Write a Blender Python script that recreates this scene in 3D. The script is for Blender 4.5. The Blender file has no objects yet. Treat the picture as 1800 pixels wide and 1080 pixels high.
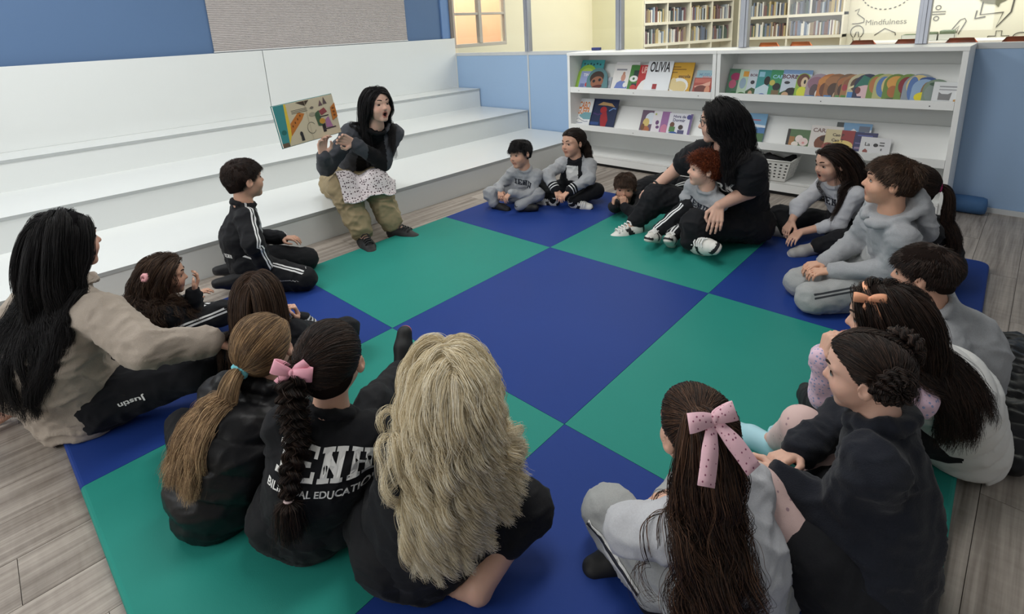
import bpy, bmesh, math, random
import numpy as np
from mathutils import Vector, Matrix
S = bpy.context.scene
COL = S.collection
random.seed(7)
RNG = np.random.default_rng(7)

# ------------------------------------------------------------------ camera
cam_d = bpy.data.cameras.new('camera')
cam = bpy.data.objects.new('camera', cam_d)
COL.objects.link(cam)
cam_d.sensor_fit = 'HORIZONTAL'
cam_d.sensor_width = 36.0
cam_d.lens = 942.827 * 36.0 / 1800.0
cam_d.shift_x = (900 - 877.62) / 1800.0
cam_d.shift_y = -(540 - 305.05) / 1800.0
cam_d.clip_start = 0.05
CR = np.array([[0.708720, -0.703356, -0.054833], [-0.217141, -0.143524, -0.965531], [0.671242, 0.696197, -0.254446]])
CC = np.array((0.05045, -2.96269, 1.31438))
M = Matrix.Identity(4)
for i in range(3):
    M[i][0] = CR[0][i]
    M[i][1] = -CR[1][i]
    M[i][2] = -CR[2][i]
    M[i][3] = CC[i]
cam.matrix_world = M
S.camera = cam

# ------------------------------------------------------------------ light
W = bpy.data.worlds.new('world')
S.world = W
W.use_nodes = True
W.node_tree.nodes['Background'].inputs[0].default_value = (0.93, 0.965, 1.0, 1)
W.node_tree.nodes['Background'].inputs[1].default_value = 0.25
S.view_settings.view_transform = 'Standard'
S.view_settings.look = 'None'
S.view_settings.gamma = 1
S.view_settings.use_curve_mapping = False
S.view_settings.exposure = 0.0


def area(name, loc, size, power, color=(1, 1, 1), aim=(0, 0, -1)):
    d = bpy.data.lights.new(name, 'AREA')
    d.shape = 'RECTANGLE'
    d.size, d.size_y = size
    d.energy = power
    d.color = color
    o = bpy.data.objects.new(name, d)
    COL.objects.link(o)
    o.location = loc
    o.rotation_euler = Vector(aim).to_track_quat('-Z', 'Y').to_euler()
    return o


area('ceiling_lamp', (0.2, 1.0, 2.95), (1.6, 1.0), 42, (1.0, 1.0, 0.985))
area('ceiling_lamp', (3.2, 0.8, 2.95), (1.6, 0.6), 28, (1.0, 1.0, 0.985))
area('ceiling_lamp', (1.6, -1.8, 2.95), (1.6, 0.6), 32, (1.0, 0.98, 0.95))
area('window_daylight', (-2.4, -0.6, 1.7), (3.2, 1.6), 56, (0.97, 0.985, 1.0), (1, 0.15, -0.25))
area('library_lamp', (7.2, 0.6, 2.9), (3.0, 3.0), 150, (1.0, 0.965, 0.89))
area('library_lamp', (8.6, -2.6, 2.9), (2.4, 2.4), 100, (1.0, 0.965, 0.89))


# ------------------------------------------------------------------ helpers
def tag(o, label=None, cat=None, group=None, kind=None):
    if label: o['label'] = label
    if cat: o['category'] = cat
    if group: o['group'] = group
    if kind: o['kind'] = kind
    return o


def empty(name, loc=(0, 0, 0), rotz=0.0, parent=None):
    o = bpy.data.objects.new(name, None)
    COL.objects.link(o)
    o.location = loc
    o.rotation_euler = (0, 0, rotz)
    o.empty_display_size = 0.05
    if parent: o.parent = parent
    return o


def link(name, me, parent=None, mats=(), loc=None):
    o = bpy.data.objects.new(name, me)
    COL.objects.link(o)
    for m in mats:
        me.materials.append(m)
    if parent: o.parent = parent
    if loc is not None: o.location = loc
    return o


def mesh(name, v, f, parent=None, mats=(), smooth=False, mi=None, loc=None):
    me = bpy.data.meshes.new(name)
    me.from_pydata([tuple(map(float, p)) for p in v], [], [tuple(int(i) for i in q) for q in f])
    if mi is not None:
        me.polygons.foreach_set('material_index', np.asarray(mi, dtype=np.int32))
    if smooth:
        me.polygons.foreach_set('use_smooth', np.ones(len(me.polygons), dtype=bool))
    me.update()
    return link(name, me, parent, mats, loc)


class MB:
    """collects boxes, prisms and tubes into one mesh with material slots"""
    def __init__(s):
        s.v = []; s.f = []; s.m = []

    def add(s, v, f, m=0):
        n = len(s.v)
        s.v += [tuple(map(float, p)) for p in v]
        s.f += [tuple(i + n for i in q) for q in f]
        s.m += [m] * len(f)
        return s

    def box(s, a, b, m=0):
        x0, y0, z0 = a; x1, y1, z1 = b
        v = [(x0, y0, z0), (x1, y0, z0), (x1, y1, z0), (x0, y1, z0), (x0, y0, z1), (x1, y0, z1), (x1, y1, z1), (x0, y1, z1)]
        return s.add(v, [(0, 3, 2, 1), (4, 5, 6, 7), (0, 1, 5, 4), (1, 2, 6, 5), (2, 3, 7, 6), (3, 0, 4, 7)], m)

    def tube(s, path, r, n=8, m=0, cap=True):
        P = np.array(path, float)
        R = np.full(len(P), r) if np.isscalar(r) else np.array(r, float)
        T = np.gradient(P, axis=0)
        T /= np.linalg.norm(T, axis=1)[:, None] + 1e-12
        up = np.array([0, 0, 1.0]) if abs(T[0][2]) < .9 else np.array([1.0, 0, 0])
        v = []; f = []
        for i in range(len(P)):
            a = np.cross(T[i], up); a /= np.linalg.norm(a) + 1e-12
            b = np.cross(a, T[i]); up = b
            for k in range(n):
                t = 2 * math.pi * k / n
                v.append(P[i] + R[i] * (math.cos(t) * a + math.sin(t) * b))
        for i in range(len(P) - 1):
            for k in range(n):
                f.append((i * n + k, i * n + (k + 1) % n, (i + 1) * n + (k + 1) % n, (i + 1) * n + k))
        if cap:
            f.append(tuple(range(n - 1, -1, -1)))
            f.append(tuple((len(P) - 1) * n + k for k in range(n)))
        return s.add(v, f, m)

    def poly(s, pts, m=0):
        return s.add(pts, [tuple(range(len(pts)))], m)

    def prism(s, pts, d, m=0):
        """polygon pts (3d, planar) extruded by vector d"""
        n = len(pts)
        P = [np.array(p, float) for p in pts]; d = np.array(d, float)
        v = P + [p + d for p in P]
        f = [tuple(range(n - 1, -1, -1)), tuple(range(n, 2 * n))] + [(i, (i + 1) % n, n + (i + 1) % n, n + i) for i in range(n)]
        return s.add(v, f, m)

    def build(s, name, mats, parent=None, smooth=False, bevel=0.0, loc=None, seg=2):
        o = mesh(name, s.v, s.f, parent, mats if isinstance(mats, (list, tuple)) else [mats], smooth, s.m, loc)
        if bevel:
            b = o.modifiers.new('bevel', 'BEVEL')
            b.width = bevel; b.segments = seg; b.limit_method = 'ANGLE'
        return o


# ------------------------------------------------------------------ materials
def lin(c):
    """sRGB 0-255 to linear"""
    out = []
    for x in c[:3]:
        x = x / 255.0
        out.append(x / 12.92 if x <= 0.04045 else ((x + 0.055) / 1.055) ** 2.4)
    return tuple(out) + (1.0,)


_mats = {}


def new_mat(name):
    m = bpy.data.materials.new(name)
    m.use_nodes = True
    nt = m.node_tree
    return m, nt, nt.nodes['Principled BSDF']


def N(nt, typ, **kw):
    n = nt.nodes.new(typ)
    for k, v in kw.items():
        setattr(n, k, v)
    return n


def math_node(nt, op, a, b=None, clamp=False):
    n = N(nt, 'ShaderNodeMath', operation=op)
    n.use_clamp = clamp
    for i, x in enumerate((a, b)):
        if x is None: continue
        if hasattr(x, 'default_value') and not isinstance(x, (int, float)):
            nt.links.new(x, n.inputs[i])
        else:
            n.inputs[i].default_value = x
    return n.outputs[0]


def mixc(nt, fac, a, b, blend='MIX'):
    n = N(nt, 'ShaderNodeMix', data_type='RGBA', blend_type=blend)
    for sock, x in ((n.inputs[0], fac), (n.inputs[6], a), (n.inputs[7], b)):
        if isinstance(x, (int, float)): sock.default_value = x
        elif isinstance(x, tuple): sock.default_value = x
        else: nt.links.new(x, sock)
    return n.outputs[2]


def noise(nt, scale, detail=3, rough=0.5, stretch=None, coord='Object'):
    tc = N(nt, 'ShaderNodeTexCoord')
    n = N(nt, 'ShaderNodeTexNoise')
    n.inputs['Scale'].default_value = scale
    n.inputs['Detail'].default_value = detail
    n.inputs['Roughness'].default_value = rough
    if stretch:
        mp = N(nt, 'ShaderNodeMapping')
        mp.inputs['Scale'].default_value = stretch
        nt.links.new(tc.outputs[coord], mp.inputs[0])
        nt.links.new(mp.outputs[0], n.inputs[0])
    else:
        nt.links.new(tc.outputs[coord], n.inputs[0])
    return n.outputs[0]


def bump(nt, bsdf, h, strength=0.3, dist=0.005):
    b = N(nt, 'ShaderNodeBump')
    b.inputs['Strength'].default_value = strength
    b.inputs['Distance'].default_value = dist
    nt.links.new(h, b.inputs['Height'])
    nt.links.new(b.outputs[0], bsdf.inputs['Normal'])


def plain(name, rgb, rough=0.6, metal=0.0, var=0.06, nscale=6.0, bumps=0.0, bscale=200.0, spec=0.5):
    key = ('plain', name)
    if key in _mats: return _mats[key]
    m, nt, b = new_mat(name)
    c = lin(rgb)
    n = noise(nt, nscale, 4)
    lo = tuple(x * (1 - var) for x in c[:3]) + (1,)
    hi = tuple(min(1, x * (1 + var)) for x in c[:3]) + (1,)
    nt.links.new(mixc(nt, n, lo, hi), b.inputs['Base Color'])
    b.inputs['Roughness'].default_value = rough
    b.inputs['Metallic'].default_value = metal
    b.inputs['Specular IOR Level'].default_value = spec
    if bumps:
        bump(nt, b, noise(nt, bscale, 2), bumps, 0.002)
    _mats[key] = m
    return m
# ------------------------------------------------------------------ text and flat print
_fontcache = {}


def text_geom(txt, size, bold=False, spacing=1.0):
    """triangulated flat text, centred, in the xy plane"""
    key = (txt, bold, spacing)
    if key not in _fontcache:
        cu = bpy.data.curves.new('t', 'FONT')
        cu.body = txt; cu.size = 1.0; cu.align_x = 'CENTER'; cu.align_y = 'CENTER'
        cu.space_character = spacing; cu.resolution_u = 3
        if bold: cu.offset = 0.022
        o = bpy.data.objects.new('t', cu); COL.objects.link(o)
        dg = bpy.context.evaluated_depsgraph_get(); dg.update()
        me = bpy.data.meshes.new_from_object(o.evaluated_get(dg))
        v = np.array([x.co[:2] for x in me.vertices]) if len(me.vertices) else np.zeros((0, 2))
        f = [tuple(p.vertices) for p in me.polygons]
        bpy.data.objects.remove(o); bpy.data.curves.remove(cu); bpy.data.meshes.remove(me)
        _fontcache[key] = (v, f)
    v, f = _fontcache[key]
    return v * size, f


def slab_geom(txt, size):
    """block slab-serif capitals for the school sweatshirts, centred"""
    w, h, t, sf = .62, .78, .17, .12
    V, F = [], []
    x = 0.0

    def q(*p):
        n = len(V); V.extend(p); F.append(tuple(range(n, n + len(p))))

    def R_(x0, y0, x1, y1): q((x0, y0), (x1, y0), (x1, y1), (x0, y1))
    for c in txt:
        cw = .40 if c == 'I' else w
        a, b = x, x + cw
        if c == 'I':
            R_(a + .115, sf, b - .115, h - sf); R_(a, 0, b, sf); R_(a, h - sf, b, h)
        elif c == 'E':
            R_(a + .06, sf, a + .06 + t, h - sf); R_(a, 0, b, sf); R_(a, h - sf, b, h); R_(a + .06 + t, .33, b - .14, .45); R_(b - .1, sf, b, .25); R_(b - .1, h - .25, b, h - sf)
        elif c in 'NH':
            for u in (a + .06, b - .06 - t): R_(u, sf, u + t, h - sf)
            for y0 in (0, h - sf): R_(a, y0, a + .29, y0 + sf); R_(b - .29, y0, b, y0 + sf)
            if c == 'H': R_(a + .06 + t, .33, b - .06 - t, .45)
            else: q((a + .06 + t - .05, h - sf), (a + .06 + t - .05, h - sf - .22), (b - .06 - t + .05, sf), (b - .06 - t + .05, sf + .22))
        x = b + .10
    v = np.array(V) - [(x - .10) / 2, h / 2]
    return v * size * 1.15, F


def draw(shapes, w, h, lift=0.0004):
    """flat print: list of shapes in unit coords -> verts, faces, colour names"""
    V = []; F = []; Cn = []
    z = 0.0
    for s in shapes:
        z += lift
        k = s[0]
        if k == 'e':
            n = 18; pts = [(s[1] * w + s[3] * w * math.cos(2 * math.pi * i / n), s[2] * h + s[4] * h * math.sin(2 * math.pi * i / n)) for i in range(n)]
            fs = [tuple(range(n))]
        elif k == 'r':
            pts = [(s[1] * w, s[2] * h), (s[3] * w, s[2] * h), (s[3] * w, s[4] * h), (s[1] * w, s[4] * h)]; fs = [(0, 1, 2, 3)]
        elif k == 'p':
            pts = [(a * w, b * h) for a, b in s[1]]; fs = [tuple(range(len(pts)))]
        elif k == 'l':   # polyline of given width
            P = np.array([(a * w, b * h) for a, b in s[1]]); t = np.gradient(P, axis=0); t /= np.linalg.norm(t, axis=1)[:, None] + 1e-9
            nn = np.stack([-t[:, 1], t[:, 0]], 1) * s[2] * w / 2
            pts = [tuple(x) for x in np.concatenate([P + nn, P - nn])]; m = len(P)
            fs = [(i, m + i, m + i + 1, i + 1) for i in range(m - 1)]
        else:
            v, fs = text_geom(s[1], s[4] * w, k != 'tt')
            if k == 'th': v = v * np.array([.86, 1.75])
            pts = [(x + s[2] * w, y + s[3] * h) for x, y in v]
        n0 = len(V)
        V += [(x, y, z) for x, y in pts]; F += [tuple(i + n0 for i in q) for q in fs]; Cn += [s[-1]] * len(fs)
    return V, F, Cn


def flat(rgb):
    return plain('print_%d_%d_%d' % tuple(rgb), rgb, 0.45, var=0.03)


def print_mesh(name, shapes, w, h, parent, lift=0.0004):
    V, F, Cn = draw(shapes, w, h, lift)
    cols = []
    for c in Cn:
        if c not in cols: cols.append(c)
    return mesh(name, V, F, parent, [flat(c) for c in cols], mi=[cols.index(c) for c in Cn])


# ------------------------------------------------------------------ setting
FZ = -0.035          # floor level; the mat's top is z = 0
PX = 4.74            # face of the low partition
m_white = plain('white_laminate', (222, 225, 224), 0.28, var=0.02, nscale=2.0)
m_edge = plain('grey_edge_banding', (176, 180, 180), 0.4, var=0.05)
m_blue = plain('blue_wall_paint', (84, 112, 150), 0.55, var=0.05, nscale=1.2)
m_blue2 = plain('light_blue_panel', (158, 187, 221), 0.5, var=0.03, nscale=1.0)
m_alu = plain('aluminium', (176, 180, 190), 0.35, 0.6)
m_rail = plain('grey_rail', (205, 208, 210), 0.4)
m_cream = plain('cream_wall', (236, 228, 202), 0.7, var=0.03)
m_ceil = plain('ceiling_paint', (236, 236, 232), 0.8)


def plank_mat():
    m, nt, b = new_mat('grey_wood_plank')
    oi = N(nt, 'ShaderNodeObjectInfo')
    tc = N(nt, 'ShaderNodeTexCoord')
    off = N(nt, 'ShaderNodeVectorMath', operation='SCALE')
    cx = N(nt, 'ShaderNodeCombineXYZ')
    nt.links.new(oi.outputs['Random'], cx.inputs[0]); nt.links.new(oi.outputs['Random'], cx.inputs[1])
    nt.links.new(cx.outputs[0], off.inputs[0]); off.inputs['Scale'].default_value = 37.0
    ad = N(nt, 'ShaderNodeVectorMath', operation='ADD')
    nt.links.new(tc.outputs['Object'], ad.inputs[0]); nt.links.new(off.outputs[0], ad.inputs[1])

    def nz(scale, st, det):
        mp = N(nt, 'ShaderNodeMapping'); mp.inputs['Scale'].default_value = st
        nt.links.new(ad.outputs[0], mp.inputs[0])
        n = N(nt, 'ShaderNodeTexNoise'); n.inputs['Scale'].default_value = scale; n.inputs['Detail'].default_value = det
        nt.links.new(mp.outputs[0], n.inputs[0]); return n.outputs[0]
    strips = nz(3.0, (0.35, 9.0, 1), 2)
    grain = nz(9.0, (0.5, 14.0, 1), 5)
    cross = nz(16.0, (3.0, 0.6, 1), 3)
    fac = math_node(nt, 'ADD', math_node(nt, 'MULTIPLY', strips, 0.62), math_node(nt, 'MULTIPLY', grain, 0.38))
    fac = math_node(nt, 'ADD', fac, math_node(nt, 'MULTIPLY', math_node(nt, 'SUBTRACT', cross, 0.5), 0.16))
    fac = math_node(nt, 'ADD', fac, math_node(nt, 'MULTIPLY', math_node(nt, 'SUBTRACT', oi.outputs['Random'], 0.5), 0.12))
    rp = N(nt, 'ShaderNodeValToRGB')
    rp.color_ramp.elements[0].position = 0.30; rp.color_ramp.elements[0].color = lin((120, 110, 101))
    rp.color_ramp.elements[1].position = 0.66; rp.color_ramp.elements[1].color = lin((186, 176, 166))
    nt.links.new(fac, rp.inputs[0]); nt.links.new(rp.outputs[0], b.inputs['Base Color'])
    b.inputs['Roughness'].default_value = 0.5
    bump(nt, b, grain, 0.12, 0.002)
    return m


# floor: a dark underlay (joints) carrying individual planks
fl = MB().box((-2.6, -4.4, FZ - 0.05), (PX + 7.5, 3.2, FZ - 0.006)).build('floor', plain('floor_joint', (70, 66, 62), 0.8))
tag(fl, kind='structure')
m_plank = plank_mat()
PW, PL, GAP = 0.187, 1.22, 0.0016
pk = bpy.data.meshes.new('plank')
b_ = MB().box((0, 0, -0.006), (PL - GAP, PW - GAP, 0))
pk.from_pydata(b_.v, [], b_.f); pk.materials.append(m_plank)
rows = range(int(-4.3 // PW), int(0.52 // PW) + 1)
for r in rows:
    y = r * PW
    off = ((r * 0.437) % 1.0) * PL
    x = -2.5 - PL + off
    while x < PX - 0.02:
        inmat = 0.15 < x and x + PL < 3.5 and -2.75 < y and y + PW < -0.2
        if not inmat and x + PL > -2.5:
            o = bpy.data.objects.new('plank', pk); COL.objects.link(o)
            o.location = (x, y, FZ); o.parent = fl
            if x + PL > PX: o.scale.x = (PX - x) / PL
        x += PL

wb = MB().box((-2.6, 2.64, FZ), (PX, 2.80, 3.0)).build('wall_back', m_blue); tag(wb, kind='structure')
wl = MB().box((-2.75, -4.4, FZ), (-2.6, 3.1, 0.9), 0).box((-2.75, -4.4, 2.5), (-2.6, 3.1, 3.0), 0).box((-2.75, 1.2, 0.9), (-2.6, 3.1, 2.5), 0).box((-2.75, -4.4, 0.9), (-2.6, -2.4, 2.5), 0).build('wall_left', m_cream); tag(wl, kind='structure')
ce = MB().box((-2.75, -4.4, 3.0), (12, 3.1, 3.1)).build('ceiling', m_ceil); tag(ce, kind='structure')
# pilaster and jamb where the back wall meets the partition
tr = MB().box((4.56, 2.618, 1.272), (4.69, 2.64, 3.0), 0).box((4.69, 2.60, 1.272), (4.739, 2.64, 3.0), 1).build('trim_1', [plain('pilaster_blue', (104, 138, 186), 0.5), plain('jamb_brown', (120, 112, 108), 0.6)])
tag(tr, kind='structure')

# pleated window blind on the back wall
bl = empty('window_blind', (2.905, 2.635, 1.275)); tag(bl, 'grey pleated blind hanging on the blue wall above the white steps', 'blind')
pit = 0.0165; nb = int(1.62 / pit)
v = []; f = []
for i in range(nb * 2 + 1):
    d = -0.012 if i % 2 else 0.0
    z = i * pit / 2
    v += [(-1.11, d, z), (1.11, d, z)]
for i in range(nb * 2): f.append((2 * i, 2 * i + 1, 2 * i + 3, 2 * i + 2))
sl = mesh('slat', v, f, bl, [plain('blind_fabric', (196, 190, 188), 0.7, var=0.04)]); tag(sl, kind='stuff')
MB().box((-1.115, -0.016, -0.003), (1.115, 0.002, 0.008)).build('bottom_rail', m_rail, bl, bevel=0.004)
MB().box((-1.12, -0.03, 1.62), (1.12, 0.004, 1.68)).build('headrail', m_rail, bl, bevel=0.004)

# ------------------------------------------------------------------ bleacher
BY = [0.468, 1.335, 2.16, 2.59]; BZ = [0.182, 0.402, 0.630, 1.268]; BX0, BX1 = -2.55, PX - 0.012
ble = empty('bleacher', (1.1, 1.7, FZ)); tag(ble, 'wide white laminate bleacher of three steps along the blue wall', 'bleacher')
oy = lambda p: (p[0] - 1.1, p[1] - 1.7, p[2] - FZ)
for i in range(3):
    zb = FZ if i == 0 else BZ[i - 1]
    x1 = 4.385 if i == 0 else BX1
    st = MB().box(oy((BX0, BY[i] + 0.006, zb)), oy((BX1, BY[i] + 0.03, BZ[i] - 0.022)))
    if i == 0: st = MB().box(oy((BX0, BY[i] + 0.006, zb)), oy((x1, BY[i] + 0.03, BZ[i] - 0.022)))
    st.build('riser', m_white, ble)
    yb = BY[i + 1] + (0.03 if i < 2 else 0)
    t = MB()
    if i == 0:
        t.box(oy((BX0, BY[i] + 0.02, BZ[i] - 0.022)), oy((x1, yb, BZ[i])), 0)
        t.box(oy((x1, BY[i] + 0.02, BZ[i] - 0.022)), oy((BX1, yb, BZ[i])), 0)
        t.box(oy((BX0, BY[i], BZ[i] - 0.022)), oy((x1, BY[i] + 0.02, BZ[i])), 1)
    else:
        t.box(oy((BX0, BY[i] + 0.02, BZ[i] - 0.022)), oy((BX1, yb, BZ[i])), 0)
        t.box(oy((BX0, BY[i], BZ[i] - 0.022)), oy((BX1, BY[i] + 0.02, BZ[i])), 1)
    tr_ = t.build('tread', [m_white, m_edge], ble)
    for p in tr_.data.polygons:      # nosing: only the front edge shows the banding
        if p.material_index == 1 and p.normal.z > 0.9: p.material_index = 0
for a, b in ((BX0, 2.226), (2.232, PX - .006)):
    MB().box(oy((a, BY[3], BZ[2])), oy((b, BY[3] + 0.025, BZ[3]))).build('back_panel', m_white, ble, bevel=0.002)

# ------------------------------------------------------------------ play mat: nine vinyl panels
def vinyl(name, rgb):
    m, nt, b = new_mat(name)
    n = noise(nt, 2.2, 5); c = lin(rgb)
    nt.links.new(mixc(nt, n, tuple(x * .92 for x in c[:3]) + (1,), tuple(x * 1.08 for x in c[:3]) + (1,)), b.inputs['Base Color'])
    b.inputs['Roughness'].default_value = 0.55
    b.inputs['Specular IOR Level'].default_value = 0.14
    h = math_node(nt, 'ADD', noise(nt, 420, 2), math_node(nt, 'MULTIPLY', noise(nt, 5, 2), 2.5))
    bump(nt, b, h, 0.10, 0.002)
    return m


m_mb, m_mg = vinyl('blue_vinyl', (35, 62, 134)), vinyl('teal_vinyl', (42, 138, 126))
mat_o = empty('play_mat', (0, 0, FZ), math.radians(1.87)); tag(mat_o, 'blue and teal checkered vinyl play mat on the plank floor', 'mat')
AX, AY, RR = 1.1956, 1.0, 0.05
for i in range(3):
    for j in range(3):
        x0, x1, y0, y1 = i * AX, (i + 1) * AX, -(j + 1) * AY, -j * AY
        g = 0.0007
        pts = []
        for (cx_, cy_, sx, sy, outer) in ((x0, y0, 1, 1, i == 0 and j == 2), (x1, y0, -1, 1, i == 2 and j == 2), (x1, y1, -1, -1, i == 2 and j == 0), (x0, y1, 1, -1, i == 0 and j == 0)):
            if outer:
                a0 = {(1, 1): 180, (-1, 1): 270, (-1, -1): 0, (1, -1): 90}[(sx, sy)]
                pts += [(cx_ + sx * RR + RR * math.cos(math.radians(a0 + t)), cy_ + sy * RR + RR * math.sin(math.radians(a0 + t))) for t in (0, 22, 45, 68, 90)]
            else:
                pts.append((cx_ + sx * g, cy_ + sy * g))
        mb = MB().prism([(x, y, 0.010) for x, y in pts], (0, 0, 0.025))
        blue = (i + j) % 2 == 0
        mb.build('panel', m_mb if blue else m_mg, mat_o, bevel=0.011, seg=3) if False else None
        o = mb.build('panel', m_mb if blue else m_mg, mat_o)
        bm = bmesh.new(); bm.from_mesh(o.data)
        bd = []
        for e in bm.edges:   # round over only the outer rim
            a, b2 = e.verts[0].co, e.verts[1].co
            if a.z > .03 and b2.z > .03:
                mx, my = (a.x + b2.x) / 2, (a.y + b2.y) / 2
                if mx < .02 or mx > 3 * AX - .02 or my > -.02 or my < -3 * AY + .02: bd.append(e)
        if bd: bmesh.ops.bevel(bm, geom=bd, offset=0.012, segments=3, profile=0.5, affect='EDGES')
        bm.to_mesh(o.data); bm.free()
MB().box((0.006, -3 * AY + 0.006, 0.0), (3 * AX - 0.006, -0.006, 0.0125)).build('underside', m_mb, mat_o, bevel=0.004)

# ------------------------------------------------------------------ low partition with glazing
pa = MB()
pys = [2.60, 1.315, 0.09, -1.118, -2.31, -3.52, -4.4]
ppanel = []
wpart = empty('wall_right', (PX, 0, FZ)); tag(wpart, kind='structure')
for a, b in zip(pys[:-1], pys[1:]):
    MB().box((0.004, b + 0.004, 0.0), (0.034, a - 0.004, 1.075)).build('panel', m_blue2, wpart, bevel=0.001)
    MB().box((0.0, b, 1.075), (0.05, a, 1.115)).build('rail', m_rail, wpart, bevel=0.003)
for i, y in enumerate(pys[1:-1]):
    MB().box((-0.003, y - 0.010, 0.0), (0.036, y + 0.010, 1.075)).build('cover_strip', m_rail, wpart)
    pst = MB().box((-0.012, y - 0.033, 1.115), (0.05, y + 0.033, 2.96), 0).box((-0.020, y - 0.012, 1.115), (-0.012, y + 0.012, 2.96), 0)
    pst.build('post', m_alu, wpart, bevel=0.002)
MB().box((-0.012, -4.4, 0.0), (0.0, -2.62, 0.035)).build('skirting', m_rail, wpart)


def glass_mat():
    m = bpy.data.materials.new('clear_glass'); m.use_nodes = True
    nt = m.node_tree; nt.nodes.clear()
    out = N(nt, 'ShaderNodeOutputMaterial'); tr = N(nt, 'ShaderNodeBsdfTransparent'); gl = N(nt, 'ShaderNodeBsdfGlossy')
    tr.inputs[0].default_value = (0.95, 0.97, 0.96, 1); gl.inputs['Roughness'].default_value = 0.02
    lw = N(nt, 'ShaderNodeLayerWeight'); lw.inputs['Blend'].default_value = 0.5
    fac = math_node(nt, 'ADD', math_node(nt, 'MULTIPLY', math_node(nt, 'POWER', lw.outputs['Facing'], 4.0), 0.8), 0.03)
    mx = N(nt, 'ShaderNodeMixShader')
    nt.links.new(fac, mx.inputs[0]); nt.links.new(tr.outputs[0], mx.inputs[1]); nt.links.new(gl.outputs[0], mx.inputs[2])
    nt.links.new(mx.outputs[0], out.inputs[0])
    return m


m_glass = glass_mat()
for a, b in zip(pys[:-1], pys[1:]):
    MB().box((0.020, b + 0.034, 1.115), (0.024, a - 0.034, 2.95)).build('pane', m_glass, wpart)

# library behind the partition
wlib = MB().box((4.99, 2.93, FZ), (5.02, 3.05, 3.0)).box((6.05, 2.93, FZ), (10.6, 3.05, 3.0)).box((5.02, 2.93, FZ), (6.05, 3.05, 1.13)).box((5.02, 2.93, 2.4), (6.05, 3.05, 3.0)).build('wall_left_of_library', m_cream)
wlib.name = 'wall_library_left'; tag(wlib, kind='structure')
wfar = MB().box((10.5, -5.5, FZ), (10.62, 3.05, 3.0)).build('wall_library_far', plain('mural_wall', (243, 238, 218), 0.7, var=0.02)); tag(wfar, kind='structure')
wyel = MB().box((8.25, 1.93, FZ), (8.31, 2.93, 3.0)).build('wall_library_corner', plain('pale_yellow_wall', (234, 227, 192), 0.7, var=0.02)); tag(wyel, kind='structure')
fr_ = empty('window_1', (5.02, 2.93, 1.13)); tag(fr_, kind='structure')
m_wf = plain('window_frame_grey', (190, 182, 172), 0.5)
wf = MB().box((0, 0, 0), (1.03, 0.06, 0.05)).box((0, 0, 1.22), (1.03, 0.06, 1.27)).box((0, 0, 0.05), (0.03, 0.06, 1.22)).box((1.0, 0, 0.05), (1.03, 0.06, 1.22)).box((0.47, -0.01, 0.05), (0.53, 0.06, 1.22))
wf.box((0.03, 0, 0.44), (0.47, 0.05, 0.475)).box((0.53, 0, 0.44), (1.0, 0.05, 0.475))
wf.build('window_frame', m_wf, fr_, bevel=0.004)
for a in ((0.03, 0.05, 0.47, 0.44), (0.53, 0.05, 1.0, 0.44), (0.03, 0.475, 0.47, 1.22), (0.53, 0.475, 1.0, 1.22)):
    MB().box((a[0], 0.028, a[1]), (a[2], 0.032, a[3])).build('pane', m_glass, fr_)
wo = MB().box((4.2, 4.2, -0.5), (9.5, 4.3, 4.0)).build('wall_outside', plain('peach_render', (240, 196, 165), 0.9, var=0.06, nscale=3)); tag(wo, kind='structure')
area('outdoor_daylight', (6.0, 3.5, 3.6), (2.5, 0.5), 170, (1, 0.97, 0.92), (0, 0.5, -1))
er = MB().box((-0.018, -0.05, 0), (0.018, 0.05, 0.028)).build('board_eraser', plain('eraser_blue', (52, 62, 120), 0.7), bevel=0.004)
er.location = (PX + 0.0, 0.36, 1.08); tag(er, 'small dark blue board eraser lying on the partition rail', 'eraser')

# bolster on the floor by the partition
rl = MB().tube([(PX - 0.075, -2.66, 0.055 + FZ), (PX - 0.075, -2.80, 0.056 + FZ), (PX - 0.075, -2.93, 0.055 + FZ)], 0.055, 20)
rl = MB()
pth = [(PX - 0.08, -2.56, FZ + .06), (PX - 0.08, -2.575, FZ + .06), (PX - 0.08, -2.60, FZ + .06), (PX - 0.08, -2.70, FZ + .06), (PX - 0.08, -2.77, FZ + .06), (PX - 0.08, -2.79, FZ + .06), (PX - 0.08, -2.795, FZ + .06)]
rl.tube(pth, [0.03, 0.052, 0.058, 0.06, 0.058, 0.050, 0.03], 20)
o = rl.build('draught_bolster', plain('bolster_blue', (64, 104, 150), 0.7, var=0.15, nscale=30, bumps=.4, bscale=60), smooth=True)
tag(o, 'blue padded fabric bolster lying on the floor by the bookshelf end', 'bolster')
# ------------------------------------------------------------------ display bookshelves
SX0 = 4.39
m_shelf = plain('shelf_white', (246, 247, 245), 0.45, var=0.02)
m_shelf2 = plain('shelf_white_back', (236, 238, 236), 0.55, var=0.02)


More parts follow.
